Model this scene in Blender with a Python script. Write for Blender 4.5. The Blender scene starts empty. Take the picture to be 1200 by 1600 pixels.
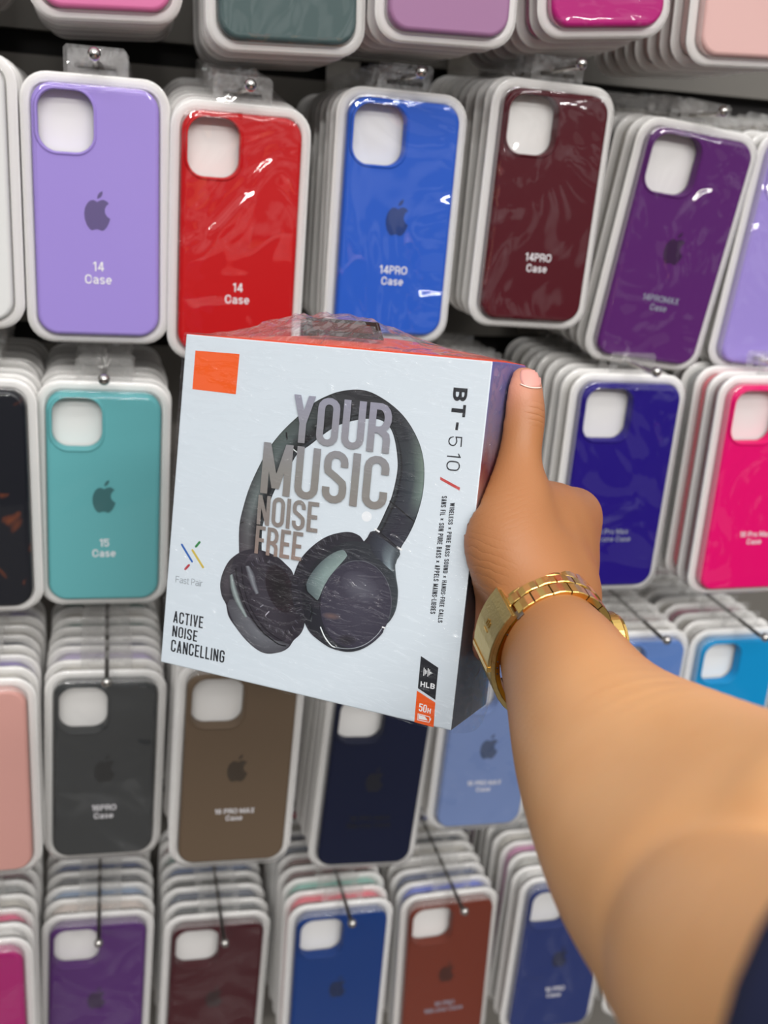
import bpy, bmesh, math, random
import numpy as np
from mathutils import Vector, Matrix, Euler
from mathutils.bvhtree import BVHTree

random.seed(7)
D = bpy.data
SC = bpy.context.scene
COL = SC.collection
PI = math.pi

# ------------------------------------------------------------------ camera
F = 1650.0                                    # focal length in pixels of the 1200x1600 frame
RW = np.array([[0.9691983879, -0.2358822137, 0.0708100706],
               [-0.0111830583, -0.3293712375, -0.9441342739],
               [0.2460272831, 0.9142615431, -0.3218639570]])   # world -> camera (x right, y down, z forward)
ORG = np.array([0.0, 0.0, 1.45])              # the phone is held at 1.45 m


def cam2w(p):
    p = np.asarray(p, float)
    return p @ RW + ORG


def ray(px, py):
    return np.array([(px - 600) / F, (py - 800) / F, 1.0])


def C(px, py, z):
    return ray(px, py) * z                    # camera coordinates of a point seen at a pixel, z metres away


def at(px, py, Y):
    v = ray(px, py) @ RW
    return v * (Y / v[1])                     # relative world coordinates on the plane Y


cam = D.cameras.new('camera')
co = D.objects.new('camera', cam)
COL.objects.link(co)
cam.sensor_fit = 'HORIZONTAL'
cam.sensor_width = 36
cam.lens = 36 * F / 1200
cam.clip_start = 0.01
cam.dof.use_dof = True
cam.dof.focus_distance = 0.50
cam.dof.aperture_fstop = cam.lens / 4.6
Mc = Matrix.Identity(4)
for i in range(3):
    Mc[i][0] = RW[0][i]
    Mc[i][1] = -RW[1][i]
    Mc[i][2] = -RW[2][i]
    Mc[i][3] = ORG[i]
co.matrix_world = Mc
SC.camera = co

# ------------------------------------------------------------------ light
SC.view_settings.view_transform = 'Standard'
SC.view_settings.look = 'None'
SC.view_settings.gamma = 1
SC.view_settings.use_curve_mapping = False
SC.view_settings.exposure = 0.0

w = D.worlds.new('shop_light')
SC.world = w
w.use_nodes = True
nt = w.node_tree
nt.nodes.clear()
o = nt.nodes.new('ShaderNodeOutputWorld')
bg = nt.nodes.new('ShaderNodeBackground')
tc = nt.nodes.new('ShaderNodeTexCoord')
sp = nt.nodes.new('ShaderNodeSeparateXYZ')
rp = nt.nodes.new('ShaderNodeValToRGB')
mr = nt.nodes.new('ShaderNodeMapRange')
br = nt.nodes.new('ShaderNodeTexNoise')
br.inputs['Scale'].default_value = 4.5
br.inputs['Detail'].default_value = 1.0
ad = nt.nodes.new('ShaderNodeMath')
ad.operation = 'MULTIPLY_ADD'
ad.inputs[1].default_value = 1.7
mr.inputs['From Min'].default_value = -1.0
mr.inputs['From Max'].default_value = 1.0
rp.color_ramp.elements[0].position = 0.25
rp.color_ramp.elements[0].color = (0.03, 0.028, 0.028, 1)
rp.color_ramp.elements[1].position = 0.92
rp.color_ramp.elements[1].color = (1.0, 1.0, 1.02, 1)
e = rp.color_ramp.elements.new(0.56)
e.color = (0.34, 0.335, 0.33, 1)
e = rp.color_ramp.elements.new(0.50)
e.color = (0.05, 0.048, 0.047, 1)
L = nt.links.new
L(tc.outputs['Generated'], sp.inputs[0])
L(sp.outputs['Z'], ad.inputs[2])
L(tc.outputs['Generated'], br.inputs['Vector'])
sb = nt.nodes.new('ShaderNodeMath')
sb.operation = 'SUBTRACT'
sb.inputs[1].default_value = 0.5
L(br.outputs['Fac'], sb.inputs[0])
L(sb.outputs[0], ad.inputs[0])
L(ad.outputs[0], mr.inputs['Value'])
L(mr.outputs[0], rp.inputs[0])
L(rp.outputs[0], bg.inputs['Color'])
bg.inputs['Strength'].default_value = 1.0
L(bg.outputs[0], o.inputs[0])


def area(name, loc, sx, sy, power, target):
    l = D.lights.new(name, 'AREA')
    l.shape = 'RECTANGLE'
    l.size = sx
    l.size_y = sy
    l.energy = power
    l.color = (1.0, 0.985, 0.96)
    ob = D.objects.new(name, l)
    COL.objects.link(ob)
    ob.location = loc
    d = Vector(target) - Vector(loc)
    ob.rotation_euler = d.to_track_quat('-Z', 'Y').to_euler()
    return ob


area('ceiling_strip_light', (0.2, -0.35, 2.75), 2.6, 0.12, 7, (0.2, -0.25, 0))
area('ceiling_strip_light', (0.2, -1.25, 2.75), 2.6, 0.14, 30, (0.2, -1.0, 0))
area('ceiling_strip_light', (0.2, -2.4, 2.75), 2.6, 0.16, 84, (0.2, -1.6, 0.3))


# ------------------------------------------------------------------ helpers
def s2l(c):
    r = []
    for v in c:
        v /= 255.0
        r.append(v / 12.92 if v <= 0.04045 else ((v + 0.055) / 1.055) ** 2.4)
    return tuple(r)


def newmat(name):
    m = D.materials.new(name)
    m.use_nodes = True
    n = m.node_tree
    n.nodes.clear()
    out = n.nodes.new('ShaderNodeOutputMaterial')
    return m, n, out


def mat(name, col, rough=0.5, metal=0.0, bump=None, coat=0.0, var=0.0, spec=0.5, sss=None):
    """col is linear rgb; bump = (scale, strength)"""
    m, n, out = newmat(name)
    b = n.nodes.new('ShaderNodeBsdfPrincipled')
    b.inputs['Base Color'].default_value = (*col, 1)
    b.inputs['Roughness'].default_value = rough
    b.inputs['Metallic'].default_value = metal
    b.inputs['Coat Weight'].default_value = coat
    b.inputs['Specular IOR Level'].default_value = spec
    n.links.new(b.outputs[0], out.inputs[0])
    t = n.nodes.new('ShaderNodeTexCoord')
    if bump:
        x = n.nodes.new('ShaderNodeTexNoise')
        x.inputs['Scale'].default_value = bump[0]
        x.inputs['Detail'].default_value = 3
        n.links.new(t.outputs['Object'], x.inputs['Vector'])
        bn = n.nodes.new('ShaderNodeBump')
        bn.inputs['Strength'].default_value = bump[1]
        bn.inputs['Distance'].default_value = 0.001
        n.links.new(x.outputs['Fac'], bn.inputs['Height'])
        n.links.new(bn.outputs[0], b.inputs['Normal'])
    if var:
        x = n.nodes.new('ShaderNodeTexNoise')
        x.inputs['Scale'].default_value = 30
        n.links.new(t.outputs['Object'], x.inputs['Vector'])
        mx = n.nodes.new('ShaderNodeMix')
        mx.data_type = 'RGBA'
        mx.inputs[6].default_value = (*[c * (1 - var) for c in col], 1)
        mx.inputs[7].default_value = (*[min(1, c * (1 + var)) for c in col], 1)
        n.links.new(x.outputs['Fac'], mx.inputs[0])
        n.links.new(mx.outputs[2], b.inputs['Base Color'])
    return m


def S(*c, **k):
    return mat(k.pop('name', 'paint'), s2l(c), **k)


def film_mat(name, scale, strength, dist, refl=1.0, flat_fresnel=False, ior=1.45, aniso=None, haze=0.0, rough=0.03, tint=(1, 1, 1), warp=1.2):
    """thin clear plastic: fresnel mix of transparent and glossy with a wrinkled normal"""
    m, n, out = newmat(name)
    t = n.nodes.new('ShaderNodeTexCoord')
    mp = n.nodes.new('ShaderNodeMapping')
    if aniso:
        mp.inputs['Scale'].default_value = aniso
        mp.inputs['Rotation'].default_value = (0, 0.25, 0)
    oi = n.nodes.new('ShaderNodeObjectInfo')
    va = n.nodes.new('ShaderNodeVectorMath')
    n.links.new(t.outputs['Object'], va.inputs[0])
    vs = n.nodes.new('ShaderNodeVectorMath')
    vs.operation = 'SCALE'
    vs.inputs['Scale'].default_value = 7.0
    cx = n.nodes.new('ShaderNodeCombineXYZ')
    n.links.new(oi.outputs['Random'], cx.inputs[0])
    n.links.new(oi.outputs['Random'], cx.inputs[2])
    n.links.new(cx.outputs[0], vs.inputs[0])
    n.links.new(vs.outputs[0], va.inputs[1])
    n.links.new(va.outputs[0], mp.inputs['Vector'])
    x = n.nodes.new('ShaderNodeTexNoise')
    x.inputs['Scale'].default_value = scale
    x.inputs['Detail'].default_value = 1.5
    x.inputs['Distortion'].default_value = warp
    n.links.new(mp.outputs[0], x.inputs['Vector'])
    bn = n.nodes.new('ShaderNodeBump')
    bn.inputs['Strength'].default_value = strength
    bn.inputs['Distance'].default_value = dist
    n.links.new(x.outputs['Fac'], bn.inputs['Height'])
    lw = n.nodes.new('ShaderNodeLayerWeight')
    if not flat_fresnel:
        n.links.new(bn.outputs[0], lw.inputs['Normal'])
    pw = n.nodes.new('ShaderNodeMath')
    pw.operation = 'POWER'
    pw.inputs[1].default_value = 5.0
    n.links.new(lw.outputs['Facing'], pw.inputs[0])
    mu = n.nodes.new('ShaderNodeMath')
    mu.operation = 'MULTIPLY_ADD'
    mu.use_clamp = True
    mu.inputs[1].default_value = 0.7
    mu.inputs[2].default_value = 0.045 * refl
    n.links.new(pw.outputs[0], mu.inputs[0])
    tr = n.nodes.new('ShaderNodeBsdfTransparent')
    tr.inputs['Color'].default_value = (*tint, 1)
    gl = n.nodes.new('ShaderNodeBsdfGlossy')
    gl.inputs['Roughness'].default_value = rough
    n.links.new(bn.outputs[0], gl.inputs['Normal'])
    mx = n.nodes.new('ShaderNodeMixShader')
    n.links.new(mu.outputs[0], mx.inputs[0])
    n.links.new(tr.outputs[0], mx.inputs[1])
    n.links.new(gl.outputs[0], mx.inputs[2])
    last = mx
    if haze:
        df = n.nodes.new('ShaderNodeBsdfTranslucent')
        df.inputs['Color'].default_value = (0.95, 0.935, 0.91, 1)
        d2 = n.nodes.new('ShaderNodeBsdfDiffuse')
        d2.inputs['Color'].default_value = (0.95, 0.935, 0.91, 1)
        m3 = n.nodes.new('ShaderNodeMixShader')
        m3.inputs[0].default_value = 0.7
        n.links.new(df.outputs[0], m3.inputs[1])
        n.links.new(d2.outputs[0], m3.inputs[2])
        m2 = n.nodes.new('ShaderNodeMixShader')
        m2.inputs[0].default_value = haze
        n.links.new(last.outputs[0], m2.inputs[1])
        n.links.new(m3.outputs[0], m2.inputs[2])
        last = m2
    n.links.new(last.outputs[0], out.inputs[0])
    return m


def obj(name, me, m=None, parent=None, smooth=False):
    ob = D.objects.new(name, me)
    COL.objects.link(ob)
    if m is not None:
        if isinstance(m, (list, tuple)):
            for q in m:
                me.materials.append(q)
        else:
            me.materials.append(m)
    if smooth:
        for p in me.polygons:
            p.use_smooth = True
    if parent:
        ob.parent = parent
    return ob


def bmobj(name, bm, m=None, parent=None, smooth=False):
    bmesh.ops.recalc_face_normals(bm, faces=bm.faces)
    me = D.meshes.new(name)
    bm.to_mesh(me)
    bm.free()
    return obj(name, me, m, parent, smooth)


def empty(name, loc):
    ob = D.objects.new(name, None)
    ob.empty_display_size = 0.01
    COL.objects.link(ob)
    ob.location = loc
    return ob


def tag(ob, label, cat, group=None, kind=None):
    ob['label'] = label
    ob['category'] = cat
    if group:
        ob['group'] = group
    if kind:
        ob['kind'] = kind
    return ob


def rrect(wd, ht, r, seg=8):
    r = min(r, wd / 2 - 1e-5, ht / 2 - 1e-5)
    pts = []
    for (cx, cz, a0) in ((wd / 2 - r, ht / 2 - r, 0), (-wd / 2 + r, ht / 2 - r, 90), (-wd / 2 + r, -ht / 2 + r, 180), (wd / 2 - r, -ht / 2 + r, 270)):
        for i in range(seg + 1):
            a = math.radians(a0 + 90 * i / seg)
            pts.append((cx + r * math.cos(a), cz + r * math.sin(a)))
    return pts


def loft_rr(bm, wd, ht, r, prof, seg=8, cap0=True, cap1=True, off=(0, 0)):
    """prof: list of (inset, depth y). Rings of a rounded rectangle in XZ."""
    rings = []
    for ins, y in prof:
        ring = [bm.verts.new((off[0] + x, y, off[1] + z)) for x, z in rrect(wd - 2 * ins, ht - 2 * ins, max(r - ins, 0.0008), seg)]
        rings.append(ring)
    n = len(rings[0])
    for a, b in zip(rings, rings[1:]):
        for i in range(n):
            bm.faces.new((a[i], a[(i + 1) % n], b[(i + 1) % n], b[i]))
    if cap0:
        bm.faces.new(rings[0])
    if cap1:
        bm.faces.new(rings[-1][::-1])
    return rings


def tube(bm, pts, rad, seg=10, caps=True):
    """swept round tube through 3-D points"""
    pts = [Vector(p) for p in pts]
    if not isinstance(rad, (list, tuple)):
        rad = [rad] * len(pts)
    rings = []
    up = Vector((0.13, 0.21, 0.97))
    for i, p in enumerate(pts):
        t = (pts[min(i + 1, len(pts) - 1)] - pts[max(i - 1, 0)]).normalized()
        a = t.cross(up)
        if a.length < 0.05:
            a = t.cross(Vector((1, 0, 0)))
        a.normalize()
        b = t.cross(a)
        rings.append([bm.verts.new(p + (a * math.cos(2 * PI * k / seg) + b * math.sin(2 * PI * k / seg)) * rad[i]) for k in range(seg)])
    for r0, r1 in zip(rings, rings[1:]):
        for k in range(seg):
            bm.faces.new((r0[k], r0[(k + 1) % seg], r1[(k + 1) % seg], r1[k]))
    if caps:
        bm.faces.new(rings[0][::-1])
        bm.faces.new(rings[-1])


SC.cycles.transparent_max_bounces = 24

# ------------------------------------------------------------------ the setting: slatted back wall
WY = 0.925
M_wall = S(112, 108, 102, name='grey_slat_board', rough=0.55, bump=(60, 0.15), var=0.06)
M_slot = S(16, 12, 11, name='dark_slot_channel', rough=0.6)
bm = bmesh.new()
slots = [0.509, 0.285, 0.061, -0.163, -0.387, -0.611, -0.835]
edges = [0.9] + slots + [-1.45]


def addbox(bm, x0, x1, y0, y1, z0, z1, mi=0):
    vs = [bm.verts.new((x, y, z)) for x in (x0, x1) for y in (y0, y1) for z in (z0, z1)]
    for f in ((0, 1, 3, 2), (4, 6, 7, 5), (0, 4, 5, 1), (2, 3, 7, 6), (0, 2, 6, 4), (1, 5, 7, 3)):
        fc = bm.faces.new([vs[i] for i in f])
        fc.material_index = mi
    return vs


for a, b in zip(edges, edges[1:]):
    addbox(bm, -1.2, 1.5, WY, WY + 0.018, 1.45 + b + (0.009 if b != edges[-1] else 0), 1.45 + a - (0.009 if a != edges[0] else 0), 0)
addbox(bm, -1.2, 1.5, WY + 0.018, WY + 0.03, 0.0, 2.35, 1)
wall = bmobj('wall_back', bm, [M_wall, M_slot])
wall['kind'] = 'structure'
M_floor = S(92, 88, 84, name='grey_floor', rough=0.3, var=0.05)
bm = bmesh.new()
addbox(bm, -1.5, 1.8, -3, WY + 0.03, -0.05, 0.0)
fl = bmobj('floor', bm, M_floor)
fl['kind'] = 'structure'

# --- stroke lettering -------------------------------------------------
def arc(cx, cy, rx, ry, a0, a1, n=7):
    return [(cx + rx * math.cos(math.radians(a0 + (a1 - a0) * i / n)), cy + ry * math.sin(math.radians(a0 + (a1 - a0) * i / n))) for i in range(n + 1)]


def ribbon(pts, t):
    Pn = []
    for p in pts:
        p = np.array(p, float)
        if not Pn or np.linalg.norm(p - Pn[-1]) > 1e-6:
            Pn.append(p)
    Lf, Rt = [], []
    for i, p in enumerate(Pn):
        d0 = Pn[i] - Pn[i - 1] if i else Pn[1] - Pn[0]
        d1 = Pn[i + 1] - Pn[i] if i < len(Pn) - 1 else d0
        d0 = d0 / (np.linalg.norm(d0) + 1e-12)
        d1 = d1 / (np.linalg.norm(d1) + 1e-12)
        n0, n1 = np.array([-d0[1], d0[0]]), np.array([-d1[1], d1[0]])
        nn = n0 + n1
        nn /= np.linalg.norm(nn) + 1e-12
        k = t / 2 / max(0.5, nn @ n0)
        Lf.append(p + nn * k)
        Rt.append(p - nn * k)
    return [[Lf[i], Lf[i + 1], Rt[i + 1], Rt[i]] for i in range(len(Pn) - 1)]


def diag(x0, y0, x1, y1, t):
    L_ = math.hypot(x1 - x0, y1 - y0)
    h = t / 2 * L_ / abs(y1 - y0)
    return [[(x0 - h, y0), (x0 + h, y0), (x1 + h, y1), (x1 - h, y1)]]


def rect(x0, y0, x1, y1):
    return [[(x0, y0), (x1, y0), (x1, y1), (x0, y1)]]


def glyph(ch, w, t):
    """quads of one capital in a box w wide, 1 high"""
    h = t / 2
    a, b, c, d = h, w - h, h, 1 - h
    m = w / 2
    r = (b - a) / 2
    ry = r * 1.0
    top = arc(m, d - ry, r, ry, 0, 180)
    bot = arc(m, c + ry, r, ry, 180, 360)
    if ch == 'O' or ch == '0':
        return ribbon(top + bot + top[:2], t)
    if ch == 'C':
        return ribbon([(b, 0.66)] + top + bot + [(b, 0.34)], t)
    if ch == 'G':
        return ribbon([(b, 0.68)] + top + bot + [(b, 0.48)], t) + rect(m, 0.48 - h, w, 0.48 + h)
    if ch == 'U':
        return ribbon([(a, 1)] + bot + [(b, 1)], t)
    if ch == 'S':
        return ribbon([(b, 0.70)] + top + [(a, 0.68), (a + 0.04 * w, 0.60), (m, 0.51), (b - 0.04 * w, 0.40), (b, 0.32)] + arc(m, c + ry, r, ry, 0, -180) + [(a, 0.30)], t)
    if ch == 'I':
        return rect(0, 0, t, 1)
    if ch == '1':
        return rect(w - t, 0, w, 1) + [[(w - t * 3.2, 0.86), (w - t * 3.2, 0.86 - t), (w, 1 - t), (w, 1)]]
    if ch == 'E':
        return rect(0, 0, t, 1) + rect(0, 0, w, t) + rect(0, 1 - t, w, 1) + rect(0, 0.5 - h, w * 0.9, 0.5 + h)
    if ch == 'F':
        return rect(0, 0, t, 1) + rect(0, 1 - t, w, 1) + rect(0, 0.5 - h, w * 0.9, 0.5 + h)
    if ch == 'L':
        return rect(0, 0, t, 1) + rect(0, 0, w, t)
    if ch == 'H':
        return rect(0, 0, t, 1) + rect(w - t, 0, w, 1) + rect(0, 0.5 - h, w, 0.5 + h)
    if ch == 'T':
        return rect(m - h, 0, m + h, 1) + rect(0, 1 - t, w, 1)
    if ch in 'PR':
        y = 0.46
        g = rect(0, 0, t, 1) + ribbon([(a, d), (m, d)] + arc(m, (d + y) / 2, b - m, (d - y) / 2, 90, -90) + [(a, y)], t)
        if ch == 'R':
            g += ribbon([(m, y), (b - 0.02, y - 0.10), (b, y - 0.2), (b, 0)], t)
        return g
    if ch == 'B':
        y = 0.52
        return rect(0, 0, t, 1) + ribbon([(a, d), (m, d)] + arc(m, (d + y) / 2, (b - m) * 0.95, (d - y) / 2, 90, -90) + [(a, y)], t) + ribbon([(a, y), (m, y)] + arc(m, (c + y) / 2, b - m, (y - c) / 2, 90, -90) + [(a, c)], t)
    if ch == 'D':
        return rect(0, 0, t, 1) + ribbon([(a, d)] + arc(b - r, d - ry, r, ry, 90, 0) + arc(b - r, c + ry, r, ry, 0, -90) + [(a, c)], t)
    if ch == 'N':
        return rect(0, 0, t, 1) + rect(w - t, 0, w, 1) + diag(h, 1, w - h, 0, t)
    if ch == 'M':
        return rect(0, 0, t, 1) + rect(w - t, 0, w, 1) + diag(h, 1, m, 0.12, t) + diag(w - h, 1, m, 0.12, t)
    if ch == 'A':
        return diag(h, 0, m, 1, t) + diag(w - h, 0, m, 1, t) + rect(w * 0.2, 0.2, w * 0.8, 0.2 + t * 0.85)
    if ch == 'V':
        return diag(h, 1, m, 0, t) + diag(w - h, 1, m, 0, t)
    if ch == 'Y':
        return diag(h, 1, m, 0.42, t) + diag(w - h, 1, m, 0.42, t) + rect(m - h, 0, m + h, 0.5)
    if ch == 'W':
        return diag(h, 1, w * 0.3, 0, t) + diag(m, 1, w * 0.3, 0, t) + diag(m, 1, w * 0.7, 0, t) + diag(w - h, 1, w * 0.7, 0, t)
    if ch == '-':
        return rect(0, 0.42, w, 0.42 + t)
    if ch == 'x':
        return diag(h, 0.2, w - h, 0.72, t) + diag(w - h, 0.2, h, 0.72, t)
    if ch == '5':
        return rect(a, 1 - t, w, 1) + rect(0, 0.5, t, 1) + ribbon([(a, 0.57), (m, 0.62)] + arc(m, 0.62 - r, r, r * 0.95, 60, 0) + arc(m, c + ry, r, ry, 0, -180) + [(a, 0.28)], t)
    return []


WID = {'I': None, 'M': 1.28, 'W': 1.5, ' ': 0.55, '-': 0.6, 'x': 0.95, 'L': 0.82, 'E': 0.85, 'F': 0.82, 'T': 0.92, '1': 0.75}



def lower(ch, t):
    """quads and advance width of a small letter, x-height 0.74 of the capitals"""
    h = t / 2
    X = 0.74
    w = 0.60
    a, b, m = h, w - h, w / 2
    ry = (X - t) / 2
    bowl = arc(m, X / 2, (b - a) / 2, ry, 0, 360, 16)
    if ch == 'a':
        return ribbon(arc(m - 0.02, X - h - 0.17, (b - a) / 2 - 0.02, 0.17, 160, 0, 8) + [(b - 0.02, 0)], t) + ribbon([(b - 0.02, X * 0.56), (m, X * 0.55)] + arc(m - 0.03, X * 0.27 + h * 0.4, m - 0.03 - h, X * 0.27 - h * 0.6, 90, 270, 8) + [(b - 0.02, 0.2)], t), w
    if ch == 's':
        w = 0.54
        a, b, m = h, w - h, w / 2
        return ribbon(arc(m, X - h - 0.15, m - h, 0.15, 15, 180, 8) + [(a + 0.05, X * 0.60), (m, X / 2), (b - 0.04, X * 0.42)] + arc(m, h + 0.16, m - h, 0.16, 10, -170, 8), t), w
    if ch == 'e':
        return ribbon([(a, X / 2), (b, X / 2)] + arc(m, X / 2, (b - a) / 2, ry, 10, 320, 14), t), w
    if ch == 'o':
        return ribbon(bowl, t), w
    if ch == 'c':
        return ribbon(arc(m, X / 2, (b - a) / 2, ry, 45, 315, 12), t), w * 0.95
    if ch == 'i':
        return rect(0, 0, t, X) + rect(0, 0.87, t, 1.0), t
    if ch == 'l':
        return rect(0, 0, t, 1.0), t
    if ch == 'n':
        return rect(0, 0, t, X) + ribbon([(a, X * 0.55)] + arc(m, X - h - 0.2, m - h, 0.2, 180, 0, 8) + [(b, 0)], t), w
    if ch == 'r':
        return rect(0, 0, t, X) + ribbon([(a, X * 0.5)] + arc(0.30, X - h - 0.18, 0.30 - h, 0.18, 180, 75, 6), t), 0.36
    if ch == 't':
        return rect(0.10, 0.06, 0.10 + t, 0.95) + rect(0, X - t * 0.8, 0.36, X) + rect(0.10, 0, 0.36, t * 0.9), 0.36
    if ch == 'x':
        return diag(h * 1.3, 0, w - h * 1.3, X, t) + diag(h * 1.3, X, w - h * 1.3, 0, t), w
    return [], 0.3


def sans(lines, size, t=0.15):
    """centred lines of a plain bold sans as one flat mesh in the XZ plane"""
    bm = bmesh.new()
    for r_, txt in enumerate(lines):
        x = 0.0
        qs = []
        for ch in txt:
            if ch in '4':
                g, wd = rect(0.40, 0, 0.40 + t, 1) + rect(0, 0.2, 0.66, 0.2 + t) + diag(0.09, 0.24, 0.44, 1, t), 0.66
            elif ch == '1':
                g, wd = rect(0.42 - t, 0, 0.42, 1) + [[(0.08, 0.70), (0.08, 0.70 + t), (0.42 - t, 1), (0.42 - t, 1 - t * 1.4)]], 0.46
            elif ch == '6':
                g, wd = ribbon(arc(0.32, 0.32, 0.32 - t / 2, 0.32 - t / 2, 0, 360, 18), t) + ribbon([(t / 2, 0.32), (t / 2, 0.6)] + arc(0.32, 0.66, 0.32 - t / 2, 0.34 - t / 2, 175, 25, 8), t), 0.64
            elif ch == 'X':
                g, wd = diag(t * 0.7, 0, 0.68 - t * 0.7, 1, t) + diag(t * 0.7, 1, 0.68 - t * 0.7, 0, t), 0.68
            elif ch == ' ':
                g, wd = [], 0.2
            elif ch.islower():
                g, wd = lower(ch, t * 0.95)
            else:
                wd = {'M': 0.86, '1': 0.34, 'I': t, 'A': 0.74, 'C': 0.74, 'O': 0.78}.get(ch, 0.64)
                g = glyph(ch, wd, t)
            qs += [[(x + u, v) for u, v in q] for q in g]
            x += wd + 0.11
        x -= 0.11
        for iq, q in enumerate(qs):
            vs = [bm.verts.new(((u - x / 2) * size, -2e-6 * (iq % 40), (v - r_ * 1.38) * size)) for u, v in q]
            f = bm.faces.new(vs)
            f.normal_update()
            if f.normal.y > 0:
                f.normal_flip()
    me = D.meshes.new('lettering')
    bm.to_mesh(me)
    bm.free()
    return me


# ------------------------------------------------------------------ packaged phone cases
M_tray, n, out = newmat('milky_plastic_tray')
b = n.nodes.new('ShaderNodeBsdfPrincipled')
b.inputs['Base Color'].default_value = (0.95, 0.932, 0.905, 1)
b.inputs['Roughness'].default_value = 0.28
tl = n.nodes.new('ShaderNodeBsdfTranslucent')
tl.inputs['Color'].default_value = (0.95, 0.932, 0.905, 1)
mx = n.nodes.new('ShaderNodeMixShader')
mx.inputs[0].default_value = 0.12
n.links.new(b.outputs[0], mx.inputs[1])
n.links.new(tl.outputs[0], mx.inputs[2])
n.links.new(mx.outputs[0], out.inputs[0])
M_film_flat = film_mat('smooth_clear_film', 9, 0.25, 0.004, refl=0.6)
M_film_wavy = film_mat('wavy_clear_film', 15, 1.0, 0.011, refl=1.6)
M_edge = film_mat('milky_blister_edge', 9, 0.2, 0.003, refl=1.3, haze=0.22)
M_tab = film_mat('clear_plastic_tab', 40, 0.8, 0.004, refl=2.6, haze=0.09)
M_text_w = S(235, 232, 235, name='white_print', rough=0.5)
M_text_d = S(8, 9, 14, name='black_print', rough=0.5)
M_text_f = S(150, 155, 170, name='faint_print', rough=0.5)
M_steel = mat('steel_hook', (0.55, 0.53, 0.5), 0.22, 1.0)
M_dsteel = mat('dark_steel_hook', (0.16, 0.15, 0.14), 0.35, 1.0)

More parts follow.
